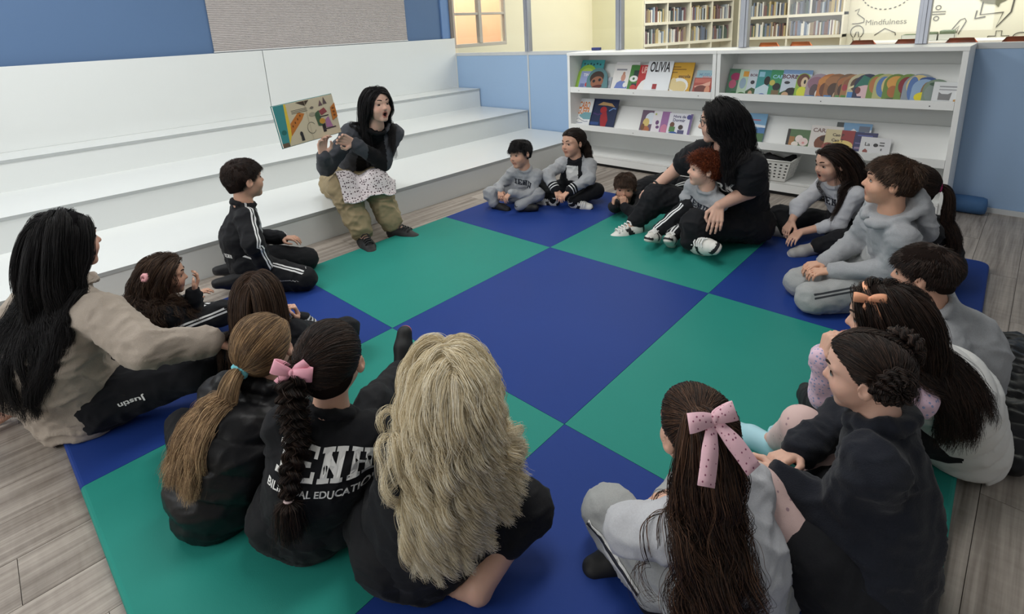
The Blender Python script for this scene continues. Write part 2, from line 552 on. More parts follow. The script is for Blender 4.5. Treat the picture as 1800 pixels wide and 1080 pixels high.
def shelf_unit(y0, y1, label):
    """y0 left end (larger y), y1 right end"""
    t = empty('display_bookshelf', (SX0, (y0 + y1) / 2, FZ)); tag(t, label, 'bookshelf', 'display bookshelves')
    c = (y0 + y1) / 2; h = (y0 - y1) / 2
    D = PX - SX0 - 0.004
    for s in (1, -1):
        a, b = sorted((s * h, s * (h - 0.03)))
        MB().box((0, a, 0.02), (D, b, 1.085)).build('side_panel', m_shelf, t, bevel=0.0015)
    MB().box((-0.004, -h - .002, 1.085), (D, h + .002, 1.112)).build('top_board', m_shelf, t, bevel=0.0015)
    MB().box((D - 0.012, -h + .03, 0.02), (D, h - .03, 1.085)).build('back_board', m_shelf2, t)
    for zl, zt in ((0.72, 0.985), (0.345, 0.575)):
        m = MB()
        m.prism([(0.0, -h + .031, zl), (0.10, -h + .031, zl), (0.10, -h + .031, zl + .016), (0.014, -h + .031, zl + .016), (0.014, -h + .031, zl + .055), (0.0, -h + .031, zl + .055)], (0, 2 * h - .062, 0))
        m.build('ledge', m_shelf, t, bevel=0.001)
        MB().prism([(0.095, -h + .031, zl + .016), (0.11, -h + .031, zl + .016), (0.265, -h + .031, zt), (0.25, -h + .031, zt)], (0, 2 * h - .062, 0)).build('display_board', m_shelf, t)
        for q in (-0.62, 0.0, 0.62):
            MB().tube([(-.0015, q, zl + .022), (0.001, q, zl + .022)], 0.004, 8).build('screw', plain('screw_grey', (90, 90, 92), .4), t)
    MB().box((-0.02, -h + .03, 0.095), (D - .012, h - .03, 0.115)).build('bottom_shelf', m_shelf, t, bevel=0.001)
    MB().box((-0.02, -h + .03, 0.03), (0.0, h - .03, 0.093)).build('plinth', m_shelf, t, bevel=0.001)
    MB().box((0.0, -h + .03, 0.0), (0.015, h - .03, 0.03)).build('toe_kick', plain('toe_black', (20, 20, 20), .7), t)
    return t


shelf_unit(0.466, -1.052, 'white sloped display bookshelf beside the bleacher, left of the pair')
shelf_unit(-1.058, -2.60, 'white sloped display bookshelf with the white basket, right of the pair')

ALPHA = math.radians(24)
m_page = plain('page_edges', (238, 236, 228), 0.7, var=0.03)
K, WH = (30, 28, 32), (240, 240, 238)


def book(y0, y1, zb, h, color, label, shapes=(), depth=0, yaw=0.0, rounded=False, tilt=0.0, thick=0.006, grp='picture books on the display shelves'):
    """a picture book leaning back on a ledge: y0 left, y1 right edge as seen from the room"""
    w = y0 - y1
    zb2 = zb - 0.022; h2 = h + 0.026
    t = empty('picture_book', (0, 0, 0)); tag(t, label, 'book', grp)
    if rounded:
        n = 10
        pts = [(-w / 2, 0), (w / 2, 0)] + [(w / 2 * math.cos(math.pi * i / n), h2 - min(w / 2, h2 * .55) * (1 - math.sin(math.pi * i / n))) for i in range(n + 1)]
        MB().prism([(x, y, -thick) for x, y in pts], (0, 0, thick)).build('cover', [flat(color)], t)
    else:
        b = MB().box((-w / 2, 0, -thick), (w / 2, h2, -thick + .0012)).box((-w / 2, 0, -.0012), (w / 2, h2, 0)).box((-w / 2, 0, -thick), (-w / 2 + .001, h2, 0))
        b.build('cover', [flat(color)], t)
        MB().box((-w / 2 + .001, 0.001, -thick + .0012), (w / 2 - .003, h2 - .003, -.0012)).build('pages', m_page, t)
    if shapes:
        o = print_mesh('cover_print', shapes, w, h2, t); o.location = (-w / 2, 0, 0.0001)
    X = Vector((0, -1, 0)); Z = Vector((-math.cos(ALPHA), 0, math.sin(ALPHA))); Y = Vector((math.sin(ALPHA), 0, math.cos(ALPHA)))
    R = Matrix((X, Y, Z)).transposed()
    R = R @ Matrix.Rotation(yaw, 3, 'Y') @ Matrix.Rotation(tilt, 3, 'Z')
    Mx = R.to_4x4()
    nrm = R @ Vector((0, 0, 1))
    p = Vector((SX0 + 0.026 + 0.062 - depth * 0.0075, (y0 + y1) / 2, zb2)) 
    Mx.translation = p
    t.matrix_world = Mx
    return t


BK = {'teal': ((70, 160, 165), 'teal dotted picture book at the shelf corner, tallest of its cluster', [('r', .0, .0, 1, .55, (122, 170, 60))] + [('e', .15 + .14 * i, .86 - .03 * (i % 2), .035, .035, (30, 70, 80)) for i in range(6)], 0, 0),
 'lime': ((150, 190, 70), 'lime green round-topped picture book at the shelf corner', [('e', .5, .6, .35, .25, (180, 205, 90))], 1, 0),
 'lilac': ((150, 160, 205), 'lilac picture book in front of the lime green one', [('t', 'TINO', .5, .78, .25, WH), ('r', .1, .08, .4, .3, (110, 120, 170)), ('e', .7, .4, .18, .2, WH), ('e', .55, .25, .1, .12, (190, 60, 60))], 2, 0),
 'monkey': ((92, 134, 140), 'grey teal shaped book with a brown animal face, leaning sideways', [('e', .5, .55, .34, .3, (60, 44, 36)), ('e', .5, .35, .3, .26, (150, 98, 74)), ('e', .36, .42, .07, .07, K), ('e', .64, .42, .07, .07, K), ('e', .5, .12, .25, .09, (90, 44, 40))], 3.2, 0),
 'grey': ((170, 175, 185), 'small pale grey book beside the shaped animal book', [('r', .2, .3, .8, .7, (140, 150, 160))], 0.5, 0),
 'whitetall': ((228, 226, 226), 'tall off-white book with a dark line behind the blue gown book', [('r', .08, .86, .95, .9, (60, 50, 60))], 0.2, 0),
 'figure': ((236, 233, 230), 'white picture book showing a figure in a blue gown', [('p', [(.2, .08), (.95, .08), (.85, .3), (.6, .42), (.3, .3)], (110, 130, 195)), ('e', .62, .5, .13, .15, (205, 150, 130)), ('e', .62, .66, .07, .07, (190, 140, 115)), ('e', .8, .22, .12, .1, WH), ('r', .15, .78, .75, .84, (150, 150, 160))], 1.2, 0),
 'green': ((70, 130, 60), 'green picture book with a white hat shape beside the red one', [('r', .4, .5, .95, .8, (30, 60, 50)), ('e', .5, .48, .42, .12, WH), ('e', .5, .48, .12, .05, (60, 110, 80)), ('r', .4, .02, .9, .3, (40, 40, 60)), ('e', .6, .15, .3, .1, (190, 60, 60))], 2.2, 0),
 'up': ((190, 45, 50), 'red picture book lettered UP tucked beside the white one', [('th', 'UP', .55, .80, .55, (245, 200, 190)), ('p', [(.1, 0), (1, 0), (1, .5), (.5, .38), (.2, .18)], WH)], 3.0, 0),
 'olivia': ((238, 242, 246), 'large white book titled OLIVIA standing in front', [('th', 'OLIVIA', .5, .80, .30, K), ('e', .43, .08, .15, .02, (60, 50, 55)), ('r', .35, .12, .52, .28, (160, 40, 45))], 4.4, 0),
 'escola': ((214, 165, 50), 'mustard yellow book titled escola with a white round drawing', [('t', 'escola', .68, .55, .2, (70, 45, 20)), ('r', .1, .84, .45, .87, (140, 100, 30)), ('r', .1, .76, .7, .79, (140, 100, 30)), ('r', .1, .66, .35, .69, (140, 100, 30)), ('e', .5, .24, .42, .26, WH), ('e', .55, .2, .3, .2, (225, 205, 150)), ('e', .25, .3, .14, .2, (225, 205, 150))], 2.4, 0),
 'lightblue': ((165, 200, 212), 'pale blue picture book behind the small red brown one', [('t', 'MUSEU DA', .5, .82, .16, (120, 160, 190)), ('t', 'PIPOCA', .6, .68, .19, (215, 140, 140)), ('e', .82, .4, .1, .08, (100, 150, 190)), ('e', .85, .1, .07, .1, (40, 50, 60))], 1.0, 0),
 'redbrown': ((170, 75, 62), 'small red brown picture book leaning on the pale blue one', [('r', .05, .7, .9, .95, (200, 110, 95)), ('p', [(.05, .5), (.5, .62), (.9, .8), (.9, .55), (.1, .42)], (225, 170, 150)), ('e', .45, .3, .35, .26, (110, 52, 42)), ('e', .8, .25, .14, .3, (215, 150, 120))], 2.0, 0),
 'cabo': ((238, 240, 242), 'white book with orange title letters on the left lower shelf', [('th', 'CABO', .5, .74, .28, (222, 130, 50)), ('th', 'GUERR', .52, .53, .26, (222, 130, 50)), ('p', [(.3, .38), (.6, .5), (1, .5), (1, .25), (.5, .24)], (120, 170, 180)), ('e', .4, .2, .2, .1, WH), ('l', [(.1, .2), (.3, .26), (.5, .2), (.7, .16), (.9, .18)], .02, (40, 60, 110)), ('l', [(.2, .12), (.4, .1), (.6, .12)], .02, (40, 60, 110))], 1.6, 0),
 'darkblue': ((30, 44, 82), 'dark navy book with a red splash and a sandy banner', [('p', [(.2, .78), (.4, .9), (.75, .86), (.9, .74), (.6, .78)], (205, 165, 110)), ('e', .48, .62, .13, .12, (180, 40, 48)), ('p', [(.4, .55), (.6, .6), (.72, .3), (.68, .05), (.5, .05), (.42, .3)], (165, 36, 44)), ('l', [(.1, .5), (.3, .45), (.45, .5)], .05, (70, 50, 110)), ('l', [(.7, .6), (.85, .7), (.95, .68)], .04, (120, 160, 215)), ('r', .04, .1, .4, .2, (50, 80, 140))], 0.2, 0),
 'bear': ((110, 88, 110), 'picture book with yellow and brown animals on a pale bubble', [('e', .75, .65, .42, .26, (225, 232, 240)), ('e', .45, .45, .25, .2, (222, 198, 120)), ('e', .5, .15, .3, .16, (180, 110, 70)), ('e', .25, .25, .15, .15, (120, 80, 50))], 0.2, 0),
 'purple': ((236, 232, 236), 'white and purple picture book with a purple creature', [('r', .5, .0, 1, 1, (160, 110, 165)), ('e', .3, .5, .1, .1, (110, 70, 120)), ('e', .36, .3, .1, .07, (110, 70, 120)), ('e', .75, .25, .2, .2, (205, 130, 160)), ('r', .1, .82, .2, .9, (190, 200, 120))], 1.2, 0),
 'hora': ((232, 232, 240), 'white picture book titled Hora de Dormir with two children', [('r', .9, .0, 1, 1, (120, 100, 150)), ('t', 'Hora de', .45, .86, .16, (60, 60, 110)), ('t', 'Dormir', .45, .7, .17, (60, 60, 110)), ('e', .2, .5, .1, .12, (110, 70, 50)), ('r', .1, .2, .35, .42, (80, 130, 70)), ('e', .3, .12, .2, .1, (50, 90, 160)), ('e', .58, .42, .1, .1, (60, 44, 40)), ('r', .48, .05, .75, .3, (80, 80, 120)), ('e', .86, .86, .1, .1, (80, 80, 150))], 2.4, 0),
 'u1': ((80, 120, 96), 'green and magenta picture book, leftmost on the upper right shelf', [('e', .6, .72, .4, .14, (165, 40, 95)), ('e', .45, .45, .3, .16, (190, 90, 120)), ('e', .7, .1, .3, .1, (40, 110, 60))], 0, .09),
 'u2': ((190, 215, 190), 'pale green picture book with an orange title patch', [('r', .35, .74, .9, .93, (225, 160, 60)), ('e', .45, .5, .3, .2, (150, 175, 195)), ('e', .5, .08, .4, .1, (70, 120, 60))], 0, .09),
 'u3': ((205, 215, 225), 'pale picture book with BOR in plum letters', [('t', 'BOR', .5, .8, .36, (90, 30, 60)), ('e', .5, .55, .2, .07, (50, 50, 60)), ('p', [(0, 0), (1, 0), (1, .3), (.5, .36), (0, .22)], (60, 90, 50)), ('e', .45, .15, .2, .1, (200, 160, 130))], 0, .09),
 'u4': ((60, 150, 150), 'teal picture book with a black bird on white', [('r', .1, .75, .5, .93, (150, 205, 225)), ('e', .75, .62, .22, .16, K), ('p', [(0, 0), (1, 0), (1, .4), (.6, .5), (0, .32)], (200, 220, 230)), ('e', .55, .08, .3, .09, (60, 90, 170))], 0, .09),
 'u5': ((60, 150, 100), 'green picture book lettered CAR in pale blue', [('t', 'CAR', .55, .76, .4, (160, 215, 240)), ('e', .55, .42, .28, .13, K), ('r', .25, 0, .8, .3, (120, 100, 70)), ('e', .2, .55, .2, .1, (200, 190, 90))], 0, .09),
 'u6': ((205, 215, 228), 'wide pale picture book with BORBO in plum letters', [('r', 0, .86, 1, 1, (130, 165, 210)), ('t', 'BORBO', .36, .76, .22, (90, 30, 60)), ('e', .2, .56, .1, .05, (50, 50, 60)), ('p', [(0, 0), (1, 0), (1, .3), (.4, .4), (0, .2)], (60, 90, 50)), ('e', .36, .26, .16, .13, K), ('e', .2, .14, .12, .1, (205, 165, 130))], 0, .05),
 'cat': ((226, 228, 230), 'square white board book with a grey cat and a tan rabbit', [('r', .2, .78, .85, .83, (150, 150, 155)), ('r', .2, .66, .85, .7, (160, 160, 165)), ('p', [(.2, .25), (.2, .58), (.3, .5), (.5, .5), (.62, .58), (.58, .25)], (128, 128, 130)), ('r', .28, .02, .56, .12, (110, 110, 112)), ('p', [(.7, .02), (.7, .28), (.82, .32), (.86, .52), (.95, .5), (.9, .25), (.88, .02)], (196, 150, 90))], 3.2, 0.05),
 'mountain': ((120, 168, 205), 'blue landscape picture book with a green hill on the lower shelf', [('r', 0, 0, 1, .3, (70, 110, 70)), ('p', [(0, .3), (.3, .52), (.6, .45), (1, .55), (1, .3)], (70, 120, 175)), ('p', [(0, .5), (.4, .62), (1, .58), (1, .5), (.5, .52)], (225, 232, 240)), ('r', .4, .74, .75, .78, (190, 110, 120))], 0.5, 0),
 'rabbit': ((90, 120, 80), 'picture book with white rabbits on green leaves', [('r', 0, 0, .12, 1, (50, 45, 45)), ('r', .12, .0, .35, .6, (170, 120, 70)), ('e', .55, .5, .17, .2, (240, 226, 220)), ('e', .75, .35, .2, .22, (236, 215, 210)), ('e', .4, .2, .15, .14, (240, 230, 220)), ('e', .75, .3, .06, .06, (220, 150, 150))], 0.6, 0),
 'cara': ((226, 220, 216), 'cream book lettered CARA with a big brown round shape', [('t', 'CARA', .33, .8, .2, (120, 90, 86)), ('e', .55, .28, .38, .36, (120, 66, 40)), ('e', .6, .48, .28, .14, (60, 36, 26))], 1.3, 0),
 'cao': ((214, 200, 160), 'beige and red book with two lines of handwritten title', [('r', .55, .3, 1, 1, (150, 50, 52)), ('e', .65, .35, .34, .2, (226, 200, 120)), ('t', 'Cao P', .45, .76, .16, (60, 40, 36)), ('t', 'Cao T', .45, .52, .16, (60, 40, 36)), ('e', .15, .2, .2, .2, (160, 80, 70))], 2.6, 0),
 'backblue': ((120, 165, 205), 'sky blue book standing at the back of the lower cluster', [('r', 0, .7, .2, 1, (70, 74, 76)), ('p', [(.3, .6), (.5, .8), (.7, .62), (1, .8), (1, .5), (.3, .4)], (226, 230, 236)), ('r', .65, .7, .95, .9, (100, 110, 130))], 0.0, 0),
 'navy': ((42, 44, 96), 'navy blue book behind the small white one', [('r', .15, .82, .8, .87, (90, 100, 170)), ('r', .1, .45, .6, .5, (120, 110, 160)), ('r', .1, .2, .5, .3, (140, 120, 150))], 2.0, 0),
 'la': ((220, 220, 222), 'small white book with a black oval and tiny house at the front', [('t', 'La', .24, .6, .2, (60, 60, 62)), ('e', .52, .58, .08, .1, K), ('r', .64, .55, .8, .62, (90, 90, 92)), ('r', .64, .7, .8, .76, (90, 90, 92)), ('r', .7, .3, .74, .42, (90, 90, 92)), ('p', [(.12, .05), (.12, .25), (.2, .36), (.28, .25), (.28, .05)], (140, 70, 60))], 3.6, 0)}
GEO = [(0.425, 0.153, 0.751, 0.262, 'teal'), (0.439, 0.214, 0.75, 0.214, 'lime'), (0.396, 0.228, 0.739, 0.159, 'lilac'), (0.283, 0.04, 0.738, 0.198, 'monkey'), (0.086, 0.021, 0.747, 0.09, 'grey'), (0.008, -0.248, 0.747, 0.243, 'whitetall'), (0.014, -0.175, 0.738, 0.226, 'figure'), (-0.169, -0.273, 0.734, 0.229, 'green'), (-0.267, -0.361, 0.738, 0.226, 'up'), (-0.35, -0.599, 0.73, 0.273, 'olivia'), (-0.571, -0.789, 0.733, 0.255, 'escola'), (-0.821, -1.033, 0.73, 0.188, 'lightblue'), (-0.815, -0.975, 0.729, 0.124, 'redbrown'), (0.479, 0.275, 0.36, 0.263, 'cabo'), (0.29, -0.011, 0.35, 0.277, 'darkblue'), (-0.295, -0.426, 0.349, 0.193, 'bear'), (-0.42, -0.592, 0.352, 0.189, 'purple'), (-0.581, -0.803, 0.343, 0.193, 'hora'), (-1.095, -1.192, 0.724, 0.209, 'u1'), (-1.183, -1.264, 0.723, 0.206, 'u2'), (-1.255, -1.334, 0.722, 0.204, 'u3'), (-1.326, -1.428, 0.721, 0.205, 'u4'), (-1.424, -1.524, 0.72, 0.206, 'u5'), (-1.512, -1.713, 0.722, 0.205, 'u6'), (-1.616, -1.709, 0.72, 0.183, 'u7'), (-1.69, -1.854, 0.721, 0.18, 's0'), (-1.766, -1.926, 0.722, 0.179, 's1'), (-1.811, -1.968, 0.722, 0.18, 's2'), (-1.884, -2.037, 0.724, 0.179, 's2b'), (-1.919, -2.07, 0.723, 0.176, 's2c'), (-1.958, -2.107, 0.723, 0.181, 's2d'), (-1.996, -2.153, 0.723, 0.181, 's3'), (-2.078, -2.22, 0.723, 0.183, 's4'), (-2.114, -2.255, 0.723, 0.183, 's5'), (-2.17, -2.307, 0.723, 0.183, 's6'), (-2.237, -2.371, 0.723, 0.184, 's7'), (-2.278, -2.459, 0.723, 0.186, 's8'), (-2.327, -2.459, 0.72, 0.153, 's9'), (-2.387, -2.53, 0.723, 0.151, 's10'), (-2.442, -2.599, 0.723, 0.135, 'cat'), (-1.244, -1.417, 0.372, 0.206, 'mountain'), (-1.588, -1.75, 0.353, 0.12, 'rabbit'), (-1.748, -1.959, 0.356, 0.16, 'cara'), (-1.851, -2.037, 0.354, 0.142, 'cao'), (-1.909, -2.128, 0.371, 0.179, 'backblue'), (-2.032, -2.173, 0.36, 0.13, 'navy'), (-2.081, -2.259, 0.356, 0.106, 'la')]
SHAPED = {'u7': ((150, 190, 70), 'green and yellow round-topped book with a parrot face', [('e', .5, .72, .45, .26, (110, 66, 50)), ('e', .6, .66, .25, .2, (230, 205, 170)), ('e', .62, .68, .08, .08, K), ('e', .5, .28, .35, .22, (220, 225, 60))]),
 's0': ((170, 150, 165), 'mauve round-topped book with a long-nosed animal', [('e', .4, .62, .36, .26, (150, 110, 130)), ('e', .35, .35, .18, .26, (90, 74, 80)), ('r', .05, 0, .4, .18, (70, 130, 190)), ('e', .6, .25, .2, .2, WH)]),
 's1': ((196, 120, 60), 'orange brown round-topped book beside the mauve one', [('e', .4, .7, .4, .2, (210, 140, 70)), ('e', .3, .4, .2, .26, (110, 66, 44)), ('r', .05, 0, .4, .16, (70, 130, 190))]),
 's2': ((150, 100, 60), 'brown round-topped book with a dark trunk shape and blue base', [('e', .4, .7, .4, .2, (170, 116, 74)), ('e', .4, .4, .25, .26, (80, 56, 44)), ('r', .05, 0, .35, .2, (80, 140, 200)), ('e', .6, .2, .2, .18, (210, 180, 150))]),
 's2b': ((128, 96, 70), 'dark brown round-topped book left of the one with a red dot', [('e', .4, .66, .36, .22, (176, 110, 66)), ('e', .3, .4, .2, .24, (76, 50, 40)), ('r', .05, 0, .3, .2, (90, 150, 80))]),
 's2c': ((170, 120, 76), 'tan round-topped book with a small red dot, third from the green hat book', [('e', .4, .62, .34, .24, (150, 92, 60)), ('e', .14, .5, .1, .12, (170, 60, 70)), ('r', .05, 0, .3, .22, (80, 140, 60))]),
 's2d': ((205, 196, 160), 'cream and blue round-topped book directly left of the green hat book', [('e', .4, .6, .3, .26, (90, 66, 54)), ('r', .04, 0, .4, .34, (80, 140, 205)), ('p', [(.05, .5), (.4, .66), (.4, .58), (.05, .42)], (236, 226, 180))]),
 's3': ((40, 50, 80), 'round-topped book with a face in a green pointed hat', [('e', .48, .4, .34, .42, (230, 195, 200)), ('p', [(.02, .5), (.3, .95), (.75, .78), (.9, .62), (.4, .6)], (40, 120, 105)), ('e', .6, .52, .04, .05, K), ('r', 0, 0, .35, .2, (44, 54, 90)), ('e', .18, .4, .1, .12, (120, 60, 60))]),
 's4': ((120, 150, 60), 'green round-topped book with a tawny face', [('e', .35, .6, .3, .3, (190, 120, 70)), ('e', .45, .2, .2, .14, (50, 50, 40))]),
 's5': ((190, 190, 130), 'pale yellow and blue round-topped book, left of the tawny mane', [('e', .4, .55, .3, .36, (90, 130, 190)), ('e', .55, .6, .25, .3, (225, 205, 140))]),
 's6': ((110, 140, 60), 'green round-topped book with an orange mane', [('e', .5, .68, .4, .25, (226, 165, 80)), ('e', .4, .4, .22, .2, (180, 110, 60)), ('e', .4, .1, .3, .08, (70, 66, 60))]),
 's7': ((120, 150, 70), 'green round-topped book with a wine red shape', [('e', .45, .6, .35, .3, (140, 40, 52)), ('e', .4, .3, .14, .18, (120, 36, 46))]),
 's8': ((150, 160, 170), 'blue and sand round-topped book behind the duck book', [('e', .45, .6, .36, .36, (225, 205, 140)), ('e', .3, .5, .16, .4, (90, 125, 185)), ('e', .7, .8, .25, .1, (60, 90, 150))]),
 's9': ((150, 180, 215), 'blue round-topped book with a bright yellow duck bill', [('e', .62, .5, .25, .4, (150, 120, 90)), ('e', .5, .3, .36, .2, (240, 222, 40)), ('e', .62, .68, .1, .1, WH), ('e', .64, .68, .04, .05, K), ('r', .4, 0, .8, .14, (150, 100, 70))]),
 's10': ((130, 150, 130), 'grey green round-topped book behind the square cat book', [('e', .4, .45, .34, .36, (140, 155, 150)), ('e', .5, .8, .3, .08, (70, 100, 80)), ('r', .05, 0, .45, .14, (225, 228, 230))])}
for (y0, y1, zb, h, k) in GEO:
    if k in BK:
        c, lab, sh, dep, yaw = BK[k]
        book(y0, y1, zb, h, c, lab, sh, dep, yaw, rounded=k in ('monkey', 'lime'), tilt=0.22 if k == 'monkey' else 0.0)
    else:
        c, lab, sh = SHAPED[k]
        book(y0, y1, zb, h, c, lab, sh, 0.6, 0.11, rounded=True)

# ------------------------------------------------------------------ white basket
bk = empty('plastic_basket', (4.455, -1.50, FZ + 0.117)); tag(bk, 'white perforated plastic basket standing on the bottom shelf', 'basket')
m_pl = plain('white_plastic', (228, 228, 224), 0.4)


def basket_wall(m, a0, b0, a1, b1, n, rows):
    """perforated wall between bottom edge a0-b0 and top edge a1-b1"""
    a0, b0, a1, b1 = map(np.array, (a0, b0, a1, b1))
    pt = lambda u, v: tuple((a0 * (1 - u) + b0 * u) * (1 - v) + (a1 * (1 - u) + b1 * u) * v)
    us = [0.0]; 
    for i in range(n): us += [(i + .28) / n, (i + .72) / n]
    us.append(1.0)
    vs = [0.0]
    for j in range(rows): vs += [.08 + .8 * (j + .28) / rows, .08 + .8 * (j + .72) / rows]
    vs.append(1.0)
    for i in range(len(us) - 1):
        for j in range(len(vs) - 1):
            if i % 2 == 1 and j % 2 == 1: continue
            m.poly([pt(us[i], vs[j]), pt(us[i + 1], vs[j]), pt(us[i + 1], vs[j + 1]), pt(us[i], vs[j + 1])])


m = MB()
bx, by, tx, ty, hh = 0.10, 0.145, 0.125, 0.185, 0.165
B4 = [(-bx, by, 0.006), (-bx, -by, 0.006), (bx, -by, 0.006), (bx, by, 0.006)]; T4 = [(-tx, ty, hh), (-tx, -ty, hh), (tx, -ty, hh), (tx, ty, hh)]
for i, (n) in enumerate((9, 6, 9, 6)):
    j = (i + 1) % 4
    basket_wall(m, B4[i], B4[j], T4[i], T4[j], n, 5)
o = m.build('basket_wall', m_pl, bk); sd = o.modifiers.new('s', 'SOLIDIFY'); sd.thickness = 0.003
MB().box((-bx, -by, 0.002), (bx, by, 0.006)).build('basket_floor', m_pl, bk)
rim = MB().tube([(-tx, ty, hh), (-tx, 0, hh), (-tx, -ty, hh), (0, -ty, hh), (tx, -ty, hh), (tx, 0, hh), (tx, ty, hh), (0, ty, hh), (-tx, ty, hh)], 0.006, 8)
rim.build('rim', m_pl, bk, smooth=True)
v, f = [], []
n = 14
for i in range(n):
    for j in range(n):
        a, b = i / (n - 1) - .5, j / (n - 1) - .5
        v.append((a * .21, b * .32, .13 + .04 * math.sin(7 * a + 2) * math.cos(6 * b) + .025 * math.sin(19 * a + 11 * b) + .05 * (.25 - a * a - b * b)))
for i in range(n - 1):
    for j in range(n - 1): f.append((i * n + j, (i + 1) * n + j, (i + 1) * n + j + 1, i * n + j + 1))
o = mesh('folded_cloth', v, f, None, [plain('black_cloth', (26, 26, 28), 0.9)], True)
o.location = (4.455, -1.50, FZ + 0.117); tag(o, 'black cloth bundled inside the white basket', 'cloth')
sd = o.modifiers.new('s', 'SOLIDIFY'); sd.thickness = 0.01; sd.offset = -1

# ------------------------------------------------------------------ library bookcases, mural, chairs seen through the glass
def lib_case(p0, p1, cols, label, grp_seed):
    p0, p1 = np.array(p0), np.array(p1); L = np.linalg.norm(p1 - p0); d = (p1 - p0) / L
    t = empty('library_bookcase', (p0[0], p0[1], FZ), math.atan2(d[1], d[0])); tag(t, label, 'bookcase', 'library bookcases')
    # local x along the front, local y = away from the room behind the front (to the left of x) -> depth +y
    mw = plain('bookcase_cream', (232, 226, 208), 0.5)
    z0s = [0.03, 0.28, 0.62, 0.97, 1.32, 1.67, 2.02]
    D = 0.28
    MB().box((0, D - .015, 0), (L, D, 2.05)).build('back_board', mw, t)
    for z in z0s: MB().box((0, 0, z), (L, D - .015, z + .045)).build('shelf_board', mw, t)
    for i in range(cols + 1):
        x = min(max(L * i / cols, .012), L - .012)
        MB().box((x - .012, 0.004, 0), (x + .012, D - .015, 2.06)).build('divider', mw, t)
    return t, L, d, z0s, D


BKM = [bpy.data.meshes.new('library_book') for _ in range(5)]
bcols = [(76, 82, 94), (112, 76, 68), (206, 202, 190), (66, 84, 78), (144, 126, 100), (98, 106, 126), (180, 162, 116), (50, 50, 54), (170, 178, 186), (116, 88, 94), (98, 114, 140), (222, 218, 210)]
bm_cols = []
for c in bcols:
    me = bpy.data.meshes.new('library_book')
    b = MB().box((0, 0, 0), (1, .0012 / .02, 1)).box((0.0, 0, 0), (1, .95, 1))
    b = MB().box((0, 0, 0), (1, 1, 1))
    me.from_pydata(b.v, [], b.f); me.materials.append(plain('spine_%d_%d_%d' % c, c, 0.6, var=.15, nscale=9)); bm_cols.append(me)
rb = random.Random(3)
bnames = ['slate', 'brick red', 'cream', 'bottle green', 'tan', 'steel blue', 'mustard', 'black', 'pale blue', 'plum', 'blue', 'off-white']
ORD = lambda n: '%d%s' % (n, 'th' if 10 < n % 100 < 14 else {1: 'st', 2: 'nd', 3: 'rd'}.get(n % 10, 'th'))
for (p0, p1, cols, label, which) in (((8.32, 1.93), (10.18, 1.22), 4, 'cream bookcase full of upright books seen through the glass, angled one on the left', 'angled'), ((10.2, 1.14), (10.2, -0.52), 2, 'cream bookcase full of upright books seen through the glass, one beside the mural', 'straight')):
    t, L, d, z0s, D = lib_case(p0, p1, cols, label, 0)
    ang = math.atan2(d[1], d[0])
    for z, row in ((0.97, 'lower'), (1.32, 'upper')):
        x = 0.03; nb_, bay0 = 0, -1
        while x < L - 0.05:
            cell = L / cols
            if (x % cell) > cell - 0.05 or (x % cell) < .02: x += .03; continue
            if (x % cell) > cell * .82 and cols == 4 and rb.random() < .35: x += .05; continue
            bay = int(x // cell)
            nb_ = nb_ + 1 if bay == bay0 else 1; bay0 = bay
            w = rb.uniform(.018, .034); hgt = rb.uniform(.17, .25)
            ci = rb.randrange(len(bm_cols))
            o = bpy.data.objects.new('library_book', bm_cols[ci]); COL.objects.link(o)
            o.location = (p0[0] + d[0] * x - d[1] * .03, p0[1] + d[1] * x + d[0] * .03, FZ + z + .0455)
            o.scale = (w * .94, .15, hgt); o.rotation_euler = (0, 0, ang)
            tag(o, '%s book, %s from the left in the %s bay, %s row, %s library bookcase' % (bnames[ci], ORD(nb_), ('first', 'second', 'third', 'fourth')[bay], row, which), 'book', 'books in the library bookcases')
            x += w

# mural line art on the far library wall (its face is x = 10.5; local x runs to the right, -y in the room)
mu = empty('wall_mural', (10.494, 0, 0)); tag(mu, 'cream mural with thin dark line drawings and the word Mindfulness beyond the glass', 'mural')
INK = (92, 88, 80)


def arc(cx, cy, rx, ry, a0, a1, n=14):
    return [(cx + rx * math.cos(math.radians(a0 + (a1 - a0) * i / n)), cy + ry * math.sin(math.radians(a0 + (a1 - a0) * i / n))) for i in range(n + 1)]


LW = 0.012
sh = [('tt', 'Mindfulness', 1.03, 1.135, .115, (140, 136, 122))]
dash = arc(1.0, 1.60, .33, .27, 190, 335, 26)
for i in range(0, 26, 2): sh.append(('l', dash[i:i + 2], LW * 1.2, (70, 68, 62)))
sh += [('l', [(.60, 1.33), (.66, 1.36), (.64, 1.28), (.74, 1.2), (.74, 1.15), (.66, 1.13), (.58, 1.13)], LW, INK)]
sh += [('l', arc(.66, 1.0, .09, .10, -60, 240), LW, INK), ('l', [(.61, .9), (.62, .84), (.70, .84), (.71, .9)], LW, INK), ('l', [(.63, .92), (.65, 1.0), (.68, 1.0), (.69, .92)], LW, INK)]
sh += [('l', [(.90, .94), (1.03, 1.04), (1.17, .97), (1.18, .93)], LW, INK)]
sh += [('l', [(1.57, 1.25), (1.75, 1.25), (1.75, 1.215), (1.57, 1.215), (1.57, 1.25)], LW, INK), ('l', arc(1.66, 1.31, .03, .03, 0, 360), LW, INK), ('l', arc(1.65, 1.155, .03, .03, 0, 360), LW, INK)]
sh += [('l', [(1.82, .93), (1.93, 1.12), (1.98, 1.14), (2.0, 1.1), (1.93, .92)], LW, INK), ('l', [(1.86, .95), (1.93, 1.04), (1.91, .94), (1.86, .95)], LW, INK)]
